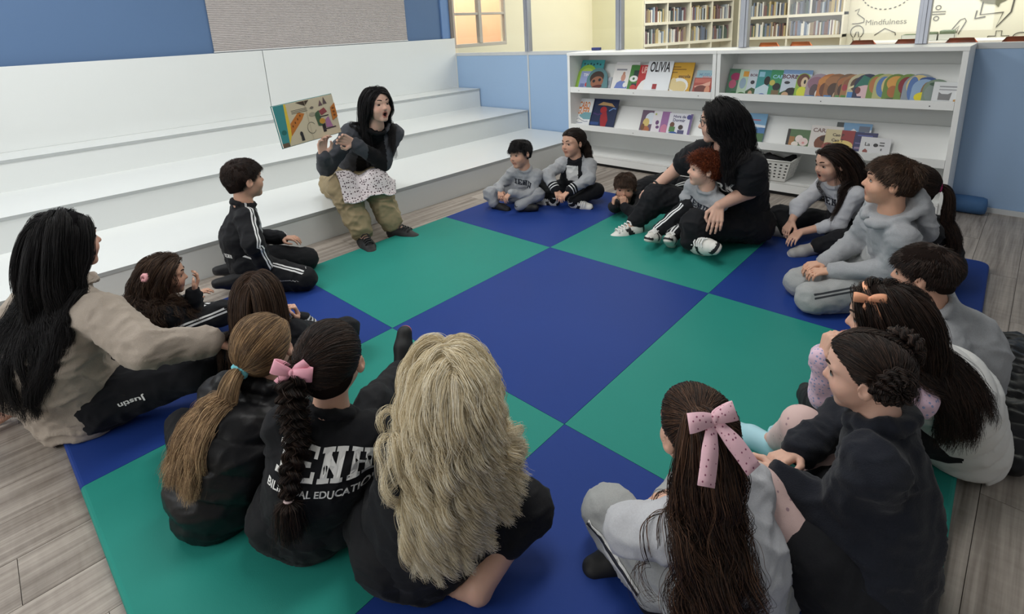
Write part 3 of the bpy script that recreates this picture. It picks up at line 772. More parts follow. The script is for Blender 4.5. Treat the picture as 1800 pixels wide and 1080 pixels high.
sh += [('l', [(2.16, 1.5), (2.14, 1.18), (2.38, 1.2), (2.33, 1.0), (2.46, 1.2), (2.48, 1.5)], LW * 1.6, INK), ('l', [(2.1, 1.24), (2.09, 1.13), (2.2, 1.15)], LW * 1.6, INK)]
sh += [('l', [(2.26, .88), (2.34, .88), (2.34, .95), (2.4, .95), (2.4, .88), (2.48, .88), (2.48, .82), (2.26, .82), (2.26, .88)], LW, INK)]
sh += [('l', arc(2.78, 1.05, .12, .14, 0, 180), LW, INK), ('l', [(2.66, 1.05), (2.9, 1.05)], LW, INK), ('l', arc(2.6, .86, .08, .06, 0, 180), LW, INK)]
sh += [('p', arc(2.26, 1.42, .16, .1, 0, 360, 18), (120, 118, 96)), ('p', [(2.24, 1.36), (2.34, 1.36), (2.32, 1.27)], (120, 118, 96))]
o = print_mesh('line_drawing', sh, 1.0, 1.0, mu, 0.0003)
o.matrix_local = Matrix(((0, 0, -1, 0), (-1, 0, 0, 0), (0, 1, 0, 0), (0, 0, 0, 1)))


def lib_chair(x, y, rz, rgb, label):
    t = empty('plastic_chair', (x, y, FZ), rz); tag(t, label, 'chair', 'chairs in the library')
    m = plain('chair_%d_%d_%d' % rgb, rgb, 0.4)
    v, f = [], []
    n = 9
    for side in (0, 1):
        for i in range(n):
            for j in range(7):
                a = -1 + 2 * i / (n - 1); b = j / 6
                wv = .155 * (1 - .08 * b); rr = 1 - max(0, abs(a) - .7) ** 2 * 3.0 if j == 6 else 1
                v.append((-.17 - .06 * b - side * .012 + .05 * a * a, a * wv, .66 + (.345) * b * (rr if j == 6 else 1)))
    q = n * 7
    for side in (0, 1):
        for i in range(n - 1):
            for j in range(6):
                w4 = (side * q + i * 7 + j, side * q + (i + 1) * 7 + j, side * q + (i + 1) * 7 + j + 1, side * q + i * 7 + j + 1)
                f.append(w4 if side == 0 else w4[::-1])
    rimi = [i * 7 for i in range(n)] + [(n - 1) * 7 + j for j in range(1, 7)] + [i * 7 + 6 for i in range(n - 2, -1, -1)] + [j for j in range(5, 0, -1)]
    for i in range(len(rimi)):
        a, b = rimi[i], rimi[(i + 1) % len(rimi)]
        f.append((a, b, b + q, a + q))
    mesh('backrest', v, f, t, [m], True)
    MB().box((-.19, -.2, .43), (.2, .2, .455)).build('seat', m, t, bevel=.012)
    mm = plain('chair_leg_metal', (150, 150, 154), .3, .9)
    for sx in (-1, 1):
        for sy in (-1, 1):
            MB().tube([(sx * .15, sy * .16, .43), (sx * .18, sy * .18, 0.0)], .011, 8).build('leg', mm, t)
    for sy in (-1, 1): MB().tube([(-.16, sy * .15, .44), (-.19, sy * .13, .67)], .010, 8).build('back_post', mm, t)


# chairs stand with their backs towards the partition
OR, RU = (238, 120, 40), (172, 74, 40)
lib_chair(8.35, -0.13, 0, OR, 'orange plastic chair beyond the glass, left of the two orange ones')
lib_chair(8.35, -0.54, 0, OR, 'orange plastic chair beyond the glass, right of the two orange ones')
lib_chair(8.35, -1.25, 0, RU, 'rust brown chair beyond the glass, left of the aluminium post')
lib_chair(8.35, -1.72, 0, RU, 'rust brown chair beyond the glass, just at the aluminium post')
lib_chair(8.35, -2.20, 0, RU, 'rust brown chair beyond the glass at the bookshelf corner')
lib_chair(8.35, -2.68, 0, RU, 'rust brown chair beyond the glass above the blue panel')
tb = empty('library_table', (9.6, -1.9, FZ)); tag(tb, 'long white table with storage bins beyond the glass', 'table')
MB().box((-.35, -1.5, .89), (.35, 1.0, .92)).build('tabletop', plain('table_white', (235, 233, 225), .4), tb, bevel=.004)
for sx in (-1, 1):
    for sy in (-1.2, 1.0): MB().box((sx * .3 - .02, sy - .02, 0), (sx * .3 + .02, sy + .02, .89)).build('leg', m_alu, tb)
for k, (y, lab) in enumerate(((-1.52, 'left of the three'), (-1.74, 'middle of the three'), (-1.92, 'right of the three'))):
    bn = empty('storage_bin', (9.5, y, FZ + .921)); tag(bn, 'small translucent grey storage bin on the library table, ' + lab, 'bin', 'bins on the library table')
    mb = MB()
    for (a, b) in (((-.1, -.085, 0), (.1, .085, .004)), ((-.1, -.085, 0), (-.096, .085, .08)), ((.096, -.085, 0), (.1, .085, .08)), ((-.1, -.085, 0), (.1, -.081, .08)), ((-.1, .081, 0), (.1, .085, .08))): mb.box(a, b)
    mb.build('bin_body', plain('bin_grey', (188, 190, 184), .4), bn)
    MB().box((-.09, -.078, .005), (.09, .078, .09 + .02 * k)).build('contents', plain('bin_green', (96, 110, 86), .8, var=.5, nscale=30), bn, bevel=.02)
# ================================================================== people: signed-distance bodies and clothes
A3 = lambda *p: np.array(p, float)


def nrm(v):
    v = np.asarray(v, float); return v / (np.linalg.norm(v) + 1e-12)


def rc(a, b, ra, rb, k=0.02):
    return ('c', np.asarray(a, float), np.asarray(b, float), ra, rb, k)


def el(c, R, r, k=0.02):
    """ellipsoid, R rows = local axes in world"""
    return ('e', np.asarray(c, float), np.asarray(R, float), np.asarray(r, float), k)


def ec(a, b, ra, rb, n, q, k=0.03):
    """round cone squashed along n to ratio q"""
    return ('s', np.asarray(a, float), np.asarray(b, float), ra, rb, nrm(n), q, k)


def pd(p, X):
    """distance of points X (...,3) to primitive p"""
    t = p[0]
    if t == 'c':
        a, b, ra, rb = p[1:5]
        ab = b - a; d = X - a
        h = np.clip((d @ ab) / (ab @ ab + 1e-12), 0, 1)
        return np.linalg.norm(d - h[..., None] * ab, axis=-1) - (ra + (rb - ra) * h)
    if t == 's':
        a, b, ra, rb, n, q = p[1:7]
        s = 1 / q - 1
        d = X - a
        d = d + (d @ n)[..., None] * n * s
        ab = b - a; ab = ab + (ab @ n) * n * s
        h = np.clip((d @ ab) / (ab @ ab + 1e-12), 0, 1)
        return (np.linalg.norm(d - h[..., None] * ab, axis=-1) - (ra + (rb - ra) * h)) * (0.5 + 0.5 * q)
    c, R, r = p[1:4]
    q = (X - c) @ R.T
    k0 = np.linalg.norm(q / r, axis=-1); k1 = np.linalg.norm(q / (r * r), axis=-1) + 1e-9
    return k0 * (k0 - 1) / k1


def pbox(p):
    if p[0] in 'cs':
        a, b, ra, rb = p[1:5]; m = max(ra, rb)
        return np.minimum(a, b) - m, np.maximum(a, b) + m
    c, R, r = p[1:4]
    e = np.sqrt(((R * r[:, None]) ** 2).sum(0))
    return c - e, c + e


def pk(p): return p[-1]


def axis_arr(lo, hi, h, fine, hf):
    out = [lo]
    while out[-1] < hi:
        x = out[-1]; s = h
        for a, b in fine:
            if x >= a - h and x <= b: s = hf
        out.append(x + s)
    return np.array(out)


def field(prims, h, fine=(), hf=None, subs=(), pad=0.03):
    lo = np.min([pbox(p)[0] for p in prims], 0) - pad; hi = np.max([pbox(p)[1] for p in prims], 0) + pad
    ax = [axis_arr(lo[i], hi[i], h, [(f[0][i], f[1][i]) for f in fine], hf or h) for i in range(3)]
    D = np.full([len(a) for a in ax], 0.5, np.float32)
    for p in prims:
        b0, b1 = pbox(p); kk = pk(p); m = kk + 2.5 * h
        sl = tuple(slice(max(0, np.searchsorted(ax[i], b0[i] - m) - 1), np.searchsorted(ax[i], b1[i] + m) + 1) for i in range(3))
        G = np.stack(np.meshgrid(ax[0][sl[0]], ax[1][sl[1]], ax[2][sl[2]], indexing='ij'), -1)
        d = pd(p, G).astype(np.float32)
        o = D[sl]
        hh = np.clip(0.5 + 0.5 * (d - o) / max(kk, 1e-4), 0, 1)
        D[sl] = np.where(o >= 0.49, np.minimum(o, d), d * (1 - hh) + o * hh - kk * hh * (1 - hh))
    for p in subs:
        b0, b1 = pbox(p); kk = pk(p); m = kk + 2 * h
        sl = tuple(slice(max(0, np.searchsorted(ax[i], b0[i] - m) - 1), np.searchsorted(ax[i], b1[i] + m) + 1) for i in range(3))
        G = np.stack(np.meshgrid(ax[0][sl[0]], ax[1][sl[1]], ax[2][sl[2]], indexing='ij'), -1)
        d = -pd(p, G).astype(np.float32); o = D[sl]
        hh = np.clip(0.5 - 0.5 * (d - o) / max(kk, 1e-4), 0, 1)
        D[sl] = np.where(d > -m, d * (1 - hh) + o * hh + kk * hh * (1 - hh), o)
    return D, ax


CORN = np.array([(i, j, k) for i in (0, 1) for j in (0, 1) for k in (0, 1)])
EDG = [(a, b) for a in range(8) for b in range(a + 1, 8) if np.abs(CORN[a] - CORN[b]).sum() == 1]


def nets(D, ax, smooth=1):
    ins = D < 0
    s = np.zeros([n - 1 for n in D.shape], np.int8)
    for c in CORN:
        s += ins[c[0]:D.shape[0] - 1 + c[0], c[1]:D.shape[1] - 1 + c[1], c[2]:D.shape[2] - 1 + c[2]]
    act = (s > 0) & (s < 8)
    I = np.argwhere(act)
    idx = np.full(act.shape, -1, np.int32); idx[act] = np.arange(len(I))
    val = np.stack([D[I[:, 0] + c[0], I[:, 1] + c[1], I[:, 2] + c[2]] for c in CORN], 1)
    acc = np.zeros((len(I), 3)); cnt = np.zeros(len(I))
    for a, b in EDG:
        va, vb = val[:, a], val[:, b]
        m = (va < 0) != (vb < 0)
        t = np.where(m, va / (va - vb + 1e-12), 0)
        p = CORN[a] + t[:, None] * (CORN[b] - CORN[a])
        acc += p * m[:, None]; cnt += m
    fr = acc / cnt[:, None]
    V = np.stack([ax[i][I[:, i]] + fr[:, i] * (ax[i][I[:, i] + 1] - ax[i][I[:, i]]) for i in range(3)], 1)
    F = []
    n = D.shape
    for d in range(3):
        e1, e2 = (d + 1) % 3, (d + 2) % 3
        s0 = [slice(1, n[i] - 1) for i in range(3)]; s0[d] = slice(0, n[d] - 1)
        s1 = list(s0); s1[d] = slice(1, n[d])
        A, B = ins[tuple(s0)], ins[tuple(s1)]
        J = np.argwhere(A != B)
        if not len(J): continue
        flip = A[J[:, 0], J[:, 1], J[:, 2]]
        off = np.array([1, 1, 1]); off[d] = 0
        J = J + off
        u1 = np.zeros(3, int); u1[e1] = 1; u2 = np.zeros(3, int); u2[e2] = 1
        q = [idx[tuple((J - x).T)] for x in (u1 + u2, u2, 0 * u1, u1)]
        q = np.stack(q, 1)
        q[~flip] = q[~flip][:, ::-1]
        F.append(q)
    F = np.concatenate(F)
    F = F[(F >= 0).all(1)]
    for _ in range(smooth):
        S_ = np.zeros_like(V); c = np.zeros(len(V))
        for i in range(4):
            a, b = F[:, i], F[:, (i + 1) % 4]
            np.add.at(S_, a, V[b]); np.add.at(c, a, 1)
            np.add.at(S_, b, V[a]); np.add.at(c, b, 1)
        V = V * 0.5 + 0.5 * S_ / np.maximum(c, 1)[:, None]
    return V, F


def vnormals(V, F):
    n = np.cross(V[F[:, 2]] - V[F[:, 0]], V[F[:, 3]] - V[F[:, 1]])
    N_ = np.zeros_like(V)
    for i in range(4): np.add.at(N_, F[:, i], n)
    return N_ / (np.linalg.norm(N_, axis=1)[:, None] + 1e-12)


def qmesh(name, V, F, parent, mats, attrs=None):
    me = bpy.data.meshes.new(name)
    me.vertices.add(len(V)); me.vertices.foreach_set('co', np.asarray(V, np.float32).ravel())
    me.loops.add(F.size); me.loops.foreach_set('vertex_index', F.astype(np.int32).ravel())
    me.polygons.add(len(F)); me.polygons.foreach_set('loop_start', np.arange(0, F.size, 4, dtype=np.int32))
    me.polygons.foreach_set('use_smooth', np.ones(len(F), bool))
    for k, a in (attrs or {}).items():
        at = me.attributes.new(k, 'FLOAT', 'POINT'); at.data.foreach_set('value', np.asarray(a, np.float32))
    me.update(calc_edges=True); me.validate()
    return link(name, me, parent, mats)


# cheap smooth value noise
_tab = np.random.default_rng(5).random((32, 32, 32)).astype(np.float32)


def vnoise(X, sc):
    p = X / sc; i = np.floor(p).astype(int); f = p - i; f = f * f * (3 - 2 * f)
    out = 0
    for a in (0, 1):
        for b in (0, 1):
            for c in (0, 1):
                w = (f[:, 0] if a else 1 - f[:, 0]) * (f[:, 1] if b else 1 - f[:, 1]) * (f[:, 2] if c else 1 - f[:, 2])
                out = out + w * _tab[(i[:, 0] + a) % 32, (i[:, 1] + b) % 32, (i[:, 2] + c) % 32]
    return out


def folds(X, seed=0.0):
    """ridged, warped cloth folds in 0..1"""
    Y = X + seed
    w = np.stack([vnoise(Y + 9, .11), vnoise(Y + 21, .11), vnoise(Y + 33, .11)], 1) * .10
    a = 1 - np.abs(2 * vnoise((Y + w) * [1, 1, 1.7], .075) - 1)
    b = 1 - np.abs(2 * vnoise((Y - w) * [1, 1, 1.5], .04) - 1)
    return .68 * a ** 2 + .32 * b ** 2


# ------------------------------------------------------------------ materials for people
def attr(nt, name):
    a = N(nt, 'ShaderNodeAttribute'); a.attribute_name = name; return a.outputs['Fac']


def skin_mat(rgb):
    key = ('skin',) + tuple(rgb)
    if key in _mats: return _mats[key]
    m, nt, b = new_mat('skin')
    c = lin(rgb)
    base = mixc(nt, noise(nt, 28, 4), tuple(x * .93 for x in c[:3]) + (1,), tuple(min(1, x * 1.06) for x in c[:3]) + (1,))
    base = mixc(nt, attr(nt, 'blush'), base, (c[0] * .98, c[1] * .62, c[2] * .58, 1))
    base = mixc(nt, attr(nt, 'lip'), base, (c[0] * .62, c[1] * .30, c[2] * .30, 1))
    base = mixc(nt, attr(nt, 'mouth'), base, (0.03, 0.006, 0.006, 1))
    nt.links.new(base, b.inputs['Base Color'])
    b.inputs['Roughness'].default_value = 0.5
    b.inputs['Specular IOR Level'].default_value = 0.35
    b.inputs['Subsurface Weight'].default_value = 0.12
    b.inputs['Subsurface Radius'].default_value = (0.012, 0.004, 0.002)
    bump(nt, b, noise(nt, 300, 2), 0.06, 0.001)
    _mats[key] = m
    return m


def cloth(name, rgb, rough=0.9, heather=0.0, stripe=None, cuff=None, weave=700, sheen=0.04, bumpv=0.25, dots=None):
    """stripe = rgb of two lines along the limb; cuff = list of (from, to, rgb) bands measured from the sleeve end"""
    key = ('cloth', name)
    if key in _mats: return _mats[key]
    m, nt, b = new_mat(name)
    c = lin(rgb)
    f = noise(nt, 9, 4)
    base = mixc(nt, f, tuple(x * .9 for x in c[:3]) + (1,), tuple(min(1, x * 1.1) for x in c[:3]) + (1,))
    if heather:
        h = noise(nt, 260, 3, .7)
        base = mixc(nt, math_node(nt, 'MULTIPLY', h, heather), base, tuple(x * .35 for x in c[:3]) + (1,))
    if dots:
        tc = N(nt, 'ShaderNodeTexCoord'); vo = N(nt, 'ShaderNodeTexVoronoi'); vo.inputs['Scale'].default_value = dots[0]; vo.inputs['Randomness'].default_value = 0.55
        nt.links.new(tc.outputs['Object'], vo.inputs[0])
        base = mixc(nt, math_node(nt, 'LESS_THAN', vo.outputs['Distance'], dots[1]), base, lin(dots[2]))
    if stripe:
        st = math_node(nt, 'ABSOLUTE', attr(nt, 'stripe'))
        for s in ((0.0075, 0.0042),):
            w = math_node(nt, 'LESS_THAN', math_node(nt, 'ABSOLUTE', math_node(nt, 'SUBTRACT', st, s[0])), s[1])
            w = math_node(nt, 'MULTIPLY', w, math_node(nt, 'GREATER_THAN', attr(nt, 'sface'), 0.3))
            base = mixc(nt, w, base, lin(stripe))
    for (a0, a1, col) in (cuff or ()):
        at = attr(nt, 'cuff')
        w = math_node(nt, 'MULTIPLY', math_node(nt, 'GREATER_THAN', at, a0), math_node(nt, 'LESS_THAN', at, a1))
        base = mixc(nt, w, base, lin(col))
    nt.links.new(base, b.inputs['Base Color'])
    b.inputs['Roughness'].default_value = rough
    b.inputs['Specular IOR Level'].default_value = 0.25
    b.inputs['Sheen Weight'].default_value = sheen
    h = math_node(nt, 'ADD', noise(nt, weave, 2), math_node(nt, 'MULTIPLY', noise(nt, 55, 3), 2.0))
    bump(nt, b, h, bumpv, 0.002)
    _mats[key] = m
    return m


_caps = {}


def hair_mat(name, dark, mid, light, rough=0.5):
    key = ('hair', name)
    if key in _mats: return _mats[key]
    m, nt, b = new_mat(name)
    hi = N(nt, 'ShaderNodeHairInfo')
    tc = noise(nt, 14, 2)
    fac = math_node(nt, 'ADD', math_node(nt, 'MULTIPLY', hi.outputs['Random'], 0.6), math_node(nt, 'MULTIPLY', tc, 0.4))
    rp = N(nt, 'ShaderNodeValToRGB')
    rp.color_ramp.elements[0].position = 0.2; rp.color_ramp.elements[0].color = lin(dark)
    rp.color_ramp.elements[1].position = 0.85; rp.color_ramp.elements[1].color = lin(light)
    e = rp.color_ramp.elements.new(0.52); e.color = lin(mid)
    nt.links.new(fac, rp.inputs[0]); nt.links.new(rp.outputs[0], b.inputs['Base Color'])
    _caps[m.name] = plain('scalp_' + name, tuple(int(.5 * (x + y)) for x, y in zip(dark, mid)), .95, var=.3, nscale=60, spec=.1)
    b.inputs['Roughness'].default_value = rough
    b.inputs['Specular IOR Level'].default_value = 0.3
    _mats[key] = m
    return m


def eye_mat(rgb):
    key = ('eye',) + tuple(rgb)
    if key in _mats: return _mats[key]
    m, nt, b = new_mat('eye')
    g = attr(nt, 'gaze'); l = attr(nt, 'lash')
    c = mixc(nt, math_node(nt, 'LESS_THAN', g, 0.80), (0.36, 0.33, 0.31, 1), lin(rgb))
    c = mixc(nt, math_node(nt, 'LESS_THAN', g, 0.40), c, (0.006, 0.005, 0.005, 1))
    c = mixc(nt, l, c, (0.012, 0.008, 0.007, 1))
    nt.links.new(c, b.inputs['Base Color']); b.inputs['Roughness'].default_value = 0.3
    _mats[key] = m
    return m


# ------------------------------------------------------------------ anatomy
HC0, HR0 = A3(0, -.12, .28), A3(.70, .86, .72)     # cranium, in half head heights


def head_prims(c, R, H, adult=False, mouth=0.0):
    """R rows: right, forward, up"""
    P = lambda x, y, z: c + H * (x * R[0] + y * R[1] + z * R[2])
    k = .12 * H
    j = .06 if adult else 0.0
    pr = [el(P(*HC0), R, HR0 * H, k),
          el(P(0, .22, -.30), R, A3(.54, .56, .66 + j) * H, .15 * H),
          rc(P(-.08, .55, -.80 - j), P(.08, .55, -.80 - j), .15 * H, .15 * H, .16 * H),
          rc(P(-.33, .42, -.30), P(-.30, .36, -.42), .24 * H, .2 * H, .2 * H), rc(P(.33, .42, -.30), P(.30, .36, -.42), .24 * H, .2 * H, .2 * H),
          rc(P(-.45, .50, .22), P(-.12, .68, .20), .07 * H, .08 * H, .12 * H), rc(P(.45, .50, .22), P(.12, .68, .20), .07 * H, .08 * H, .12 * H),
          rc(P(0, .70, .05), P(0, .83 + j * .4, -.21), .055 * H, .095 * H, .06 * H),
          rc(P(-.085, .76, -.24), P(.085, .76, -.24), .065 * H, .065 * H, .05 * H),
          rc(P(-.15, .70, -.47 + .02 * mouth), P(.15, .70, -.47 + .02 * mouth), .048 * H, .048 * H, .04 * H),
          rc(P(-.11, .69, -.575 - .12 * mouth), P(.11, .69, -.575 - .12 * mouth), .058 * H, .058 * H, .04 * H)]
    for s in (-1, 1):
        ex = nrm(s * .35 * R[1] * -1 + s * R[0] * .94) if False else nrm(R[0] * .9 - s * R[1] * .35)
        ef = nrm(R[1] * .9 + s * R[0] * .35 + R[2] * .12); eu = np.cross(ex, ef)
        pr.append(el(P(s * .74, -.10, -.05), np.array([ex, ef, eu]), A3(.075, .17, .25) * H, .03 * H))
    sub = [el(P(s * .285, .74, .02), R, A3(.13, .10, .075) * H, .06 * H) for s in (-1, 1)]
    sub += [el(P(s * .80, -.06, -.02), R, A3(.05, .08, .13) * H, .03 * H) for s in (-1, 1)]
    if mouth > 0: sub.append(el(P(0, .74, -.525 - .05 * mouth), R, A3(.075 + .03 * mouth, .16, .035 + .07 * mouth) * H, .02 * H))
    return pr, sub


def hand_prims(Wp, d, pn, right, L, curl=0.4, spread=1.0, thumb=0.5, wr=0.0):
    """wrist, finger direction, palm-facing direction"""
    Y = nrm(d); Z = nrm(pn - (np.asarray(pn) @ Y) * Y); X = np.cross(Y, Z) * (1 if right else -1)
    fr = .047 * L; out = []; k = .018 * L + .0015
    P = lambda x, y, z: Wp + L * (x * X + y * Y + z * Z)
    xs = [.17, .06, -.055, -.16]; fl = [.40, .45, .42, .33]; ys = [.50, .52, .50, .46]
    for i in range(4):
        kn = P(xs[i] * 1.05, ys[i], 0)
        out.append(rc(P(xs[i] * .55, .05, 0), kn, .075 * L, fr * 1.25, .04 * L))
        p = kn; th = 0.0
        sp = (xs[i]) * .55 * spread * (1 - min(1, curl))
        c_ = curl if np.isscalar(curl) else curl[i]
        for q, seg in enumerate((.46, .32, .26)):
            th += c_ * (0.8, 1.0, 0.75)[q]
            dr = nrm(math.cos(th) * (Y + sp * X) + math.sin(th) * Z)
            e = p + dr * seg * fl[i] * L
            out.append(rc(p, e, fr * (1.05 - .1 * q), fr * (.95 - .12 * q), k)); p = e
    t0 = P(.14, .10, .02); t1 = P(.30, .27, .06 + .10 * thumb); t2 = P(.33 - .06 * thumb, .44, .08 + .16 * thumb); t3 = P(.30 - .14 * thumb, .55, .10 + .20 * thumb)
    out += [rc(t0, t1, .085 * L, .062 * L, .04 * L), rc(t1, t2, .060 * L, .054 * L, k), rc(t2, t3, .054 * L, .042 * L, k)]
    return out


def ik(a, b, l1, l2, pole):
    a, b = np.asarray(a, float), np.asarray(b, float)
    v = b - a; d = np.linalg.norm(v)
    if d > (l1 + l2) * .985:
        b = a + v / d * (l1 + l2) * .985; v = b - a; d = np.linalg.norm(v)
    x = (l1 * l1 - l2 * l2 + d * d) / (2 * d); h = math.sqrt(max(0, l1 * l1 - x * x))
    u = v / d; p = np.asarray(pole, float) - (np.asarray(pole) @ u) * u
    return a + u * x + nrm(p) * h, b


# ------------------------------------------------------------------ shoes (one template, reused)
_shoe = {}


def shoe(parent, ankle, toe, up, L, upper, sole, lace=None, name='shoe', accent=None):
    if 'v' not in _shoe:
        I3 = np.eye(3)
        pr = [ec(A3(.19, 0, .21), A3(.58, 0, .18), .195, .185, A3(0, 1, 0), .92, .06), ec(A3(.58, 0, .16), A3(.85, -.01, .125), .18, .15, A3(0, 0, 1), .85, .08),
              rc(A3(.17, 0, .24), A3(.18, 0, .50), .165, .155, .06), ec(A3(.13, 0, .05), A3(.87, -.01, .05), .155, .135, A3(0, 0, 1), .38, .02)]
        sb = [rc(A3(.18, 0, .60), A3(.18, 0, .72), .115, .12, .01)]
        D, ax = field(pr, .034, subs=sb, pad=.06)
        V, F = nets(D, ax, 1)
        V[:, 2] = np.maximum(V[:, 2], 0)
        V = V[:]
        fc = V[F].mean(1); mi = (fc[:, 2] < .085).astype(np.int32)
        acc = (fc[:, 2] > .085) & (((np.abs(fc[:, 1]) > .10) & (np.abs(fc[:, 0] - .42 - .5 * (fc[:, 2] - .2)) < .07)) | ((fc[:, 0] < .10) & (fc[:, 2] < .30)) | ((fc[:, 0] > .80) & (fc[:, 2] < .17)) | (fc[:, 2] > .55))
        mi[acc] = 2
        n0 = len(V); 
        lv, lf = [], []
        for i in range(5):
            x = .37 + .085 * i; z = (.46, .425, .40, .385, .36)[i]
            b = MB().tube([(x, -.11, z - .06), (x + .01, -.05, z), (x, .05, z), (x + .01, .11, z - .06)], .020, 5)
            lv.append(np.array(b.v)); lf.append(b.f)
        _shoe['v'], _shoe['f'], _shoe['m'], _shoe['l'] = V, F, mi, (lv, lf)
        me = bpy.data.meshes.new('shoe'); me.from_pydata([tuple(p) for p in V], [], [tuple(map(int, q)) for q in F])
        me.polygons.foreach_set('material_index', mi); me.polygons.foreach_set('use_smooth', np.ones(len(F), bool)); _shoe['me'] = me
        b = MB()
        for v, f in zip(lv, lf): b.add(v, f)
        me2 = bpy.data.meshes.new('lace'); me2.from_pydata(b.v, [], b.f); _shoe['lme'] = me2
    X = nrm(toe); Z = nrm(np.asarray(up) - (np.asarray(up) @ X) * X); Y = np.cross(Z, X)
    me = _shoe['me'].copy(); o = link(name, me, parent, [upper, sole, accent or upper])
    Mx = Matrix.Identity(4)
    org = np.asarray(ankle) - L * (.18 * X + .40 * Z)
    for i in range(3):
        Mx[i][0], Mx[i][1], Mx[i][2], Mx[i][3] = X[i] * L, Y[i] * L, Z[i] * L, org[i]
    o.matrix_basis = Mx
    if lace is not None:
        link('lace', _shoe['lme'].copy(), o, [lace])
    return o


# ------------------------------------------------------------------ hair
HL_LONG = ([0, 35, 58, 75, 92, 110, 130, 180], [.66, .62, .42, .02, -.18, -.30, -.50, -.62])
HL_SHORT = ([0, 30, 50, 66, 78, 90, 104, 125, 180], [.60, .56, .42, .22, -.02, .22, -.12, -.40, -.52])


class Head:
    def __init__(s, c, R, H): s.c, s.R, s.H = np.asarray(c), np.asarray(R), H
    def loc(s, X): return (X - s.c) @ s.R.T / s.H
    def wld(s, q): return s.c + (np.asarray(q) * s.H) @ s.R


def hairline(q, tab):
    phi = np.degrees(np.arctan2(np.abs(q[..., 0]), q[..., 1] + .12))
    return np.interp(phi, tab[0], tab[1])


def hair_cap(hd, tab, th, extra, mat, parent, h=.0055, lumps=.0):
    mat = _caps.get(mat.name, mat)
    H = hd.H
    pr = [el(hd.wld(HC0), hd.R, (HR0 + th) * H, .08 * H), el(hd.wld(A3(0, -.34, -.20)), hd.R, A3(.60, .56, .50) * H, .1 * H)]
    D, ax = field(pr, h, pad=.02)
    G = np.stack(np.meshgrid(*ax, indexing='ij'), -1)
    q = hd.loc(G)
    hl = (hairline(q, tab) - q[..., 2]) * H * .75
    D = np.maximum(D, hl.astype(np.float32))
    core = np.full(D.shape, .5, np.float32)
    if extra:
        D2, ax2 = field(pr + list(extra), h, pad=.02)
        G = np.stack(np.meshgrid(*ax2, indexing='ij'), -1); q = hd.loc(G)
        hl = (hairline(q, tab) - q[..., 2]) * H * .75
        base = np.minimum(pd(pr[0], G), pd(pr[1], G)); base = np.maximum(base, hl)
        ex = np.min([pd(p, G) for p in extra], 0)
        k = .02; hh = np.clip(.5 + .5 * (ex - base) / k, 0, 1)
        D = (ex * (1 - hh) + base * hh - k * hh * (1 - hh)).astype(np.float32); ax = ax2
    V, F = nets(D, ax, 2)
    if lumps:
        Nn = vnormals(V, F); V = V + Nn * (lumps * (vnoise(V + 3, .022) - .4))[:, None]
    return qmesh('hair', V, F, parent, [mat])


def curves(name, P, rad, parent, mat, taper=True):
    """P (n, m, 3) strands"""
    n, m, _ = P.shape
    hc = bpy.data.hair_curves.new(name)
    hc.add_curves([m] * n)
    at = hc.attributes.get('position') or hc.attributes.new('position', 'FLOAT_VECTOR', 'POINT')
    at.data.foreach_set('vector', P.astype(np.float32).ravel())
    t = np.linspace(0, 1, m)
    r = rad * (1 - .65 * t ** 3 if taper else np.ones(m))
    ra = hc.attributes.get('radius') or hc.attributes.new('radius', 'FLOAT', 'POINT')
    ra.data.foreach_set('value', np.tile(r, n).astype(np.float32))
    hc.materials.append(mat)
    o = bpy.data.objects.new(name, hc); COL.objects.link(o); o.parent = parent
    return o


def roots(hd, tab, n, th, rng, cond=None):
    out = np.zeros((0, 3))
    while len(out) < n:
        d = rng.normal(size=(n * 3, 3)); d /= np.linalg.norm(d, axis=1)[:, None]
        q = HC0 + d * (HR0 + th)
        k = q[:, 2] > hairline(q, tab) + .03
        if cond is not None: k &= cond(q)
        out = np.concatenate([out, q[k]])
    return out[:n]


def collide(X, prims, off):
    """push points out of the union of prims to distance off"""
    for _ in range(2):
        best = np.full(len(X), 9.0); grad = np.zeros_like(X)
        for p in prims:
            b0, b1 = pbox(p)
            k = ((X > b0 - .05) & (X < b1 + .05)).all(1)
            if not k.any(): continue
            Y = X[k]; d = pd(p, Y)
            e = 1e-3
            g = np.stack([pd(p, Y + A3(e, 0, 0)) - d, pd(p, Y + A3(0, e, 0)) - d, pd(p, Y + A3(0, 0, e)) - d], 1) / e
            idx = np.flatnonzero(k); up = d < best[idx]
            best[idx[up]] = d[up]; grad[idx[up]] = g[up]
        pen = np.maximum(0, off - best)
        grad /= np.linalg.norm(grad, axis=1)[:, None] + 1e-9
        X = X + grad * pen[:, None]
    return X


def fall(P0, D0, steps, ds, prims, off, grav=.3, wind=None):
    X = P0.copy(); d = D0 / (np.linalg.norm(D0, axis=1)[:, None] + 1e-9)
    out = [X.copy()]
    g = A3(0, 0, -1)
    for i in range(steps):
        d = d * (1 - grav) + g * grav
        if wind is not None: d = d + wind(i / steps, X)
        d /= np.linalg.norm(d, axis=1)[:, None] + 1e-9
        Y = X + d * (ds if np.isscalar(ds) else ds[:, None])
        Y = collide(Y, prims, off)
        dd = Y - X; l = np.linalg.norm(dd, axis=1)[:, None] + 1e-9
        d = dd / l
        X = X + d * (ds if np.isscalar(ds) else ds[:, None])
        X = collide(X, prims, off * .7)
        out.append(X.copy())
    return np.stack(out, 1)


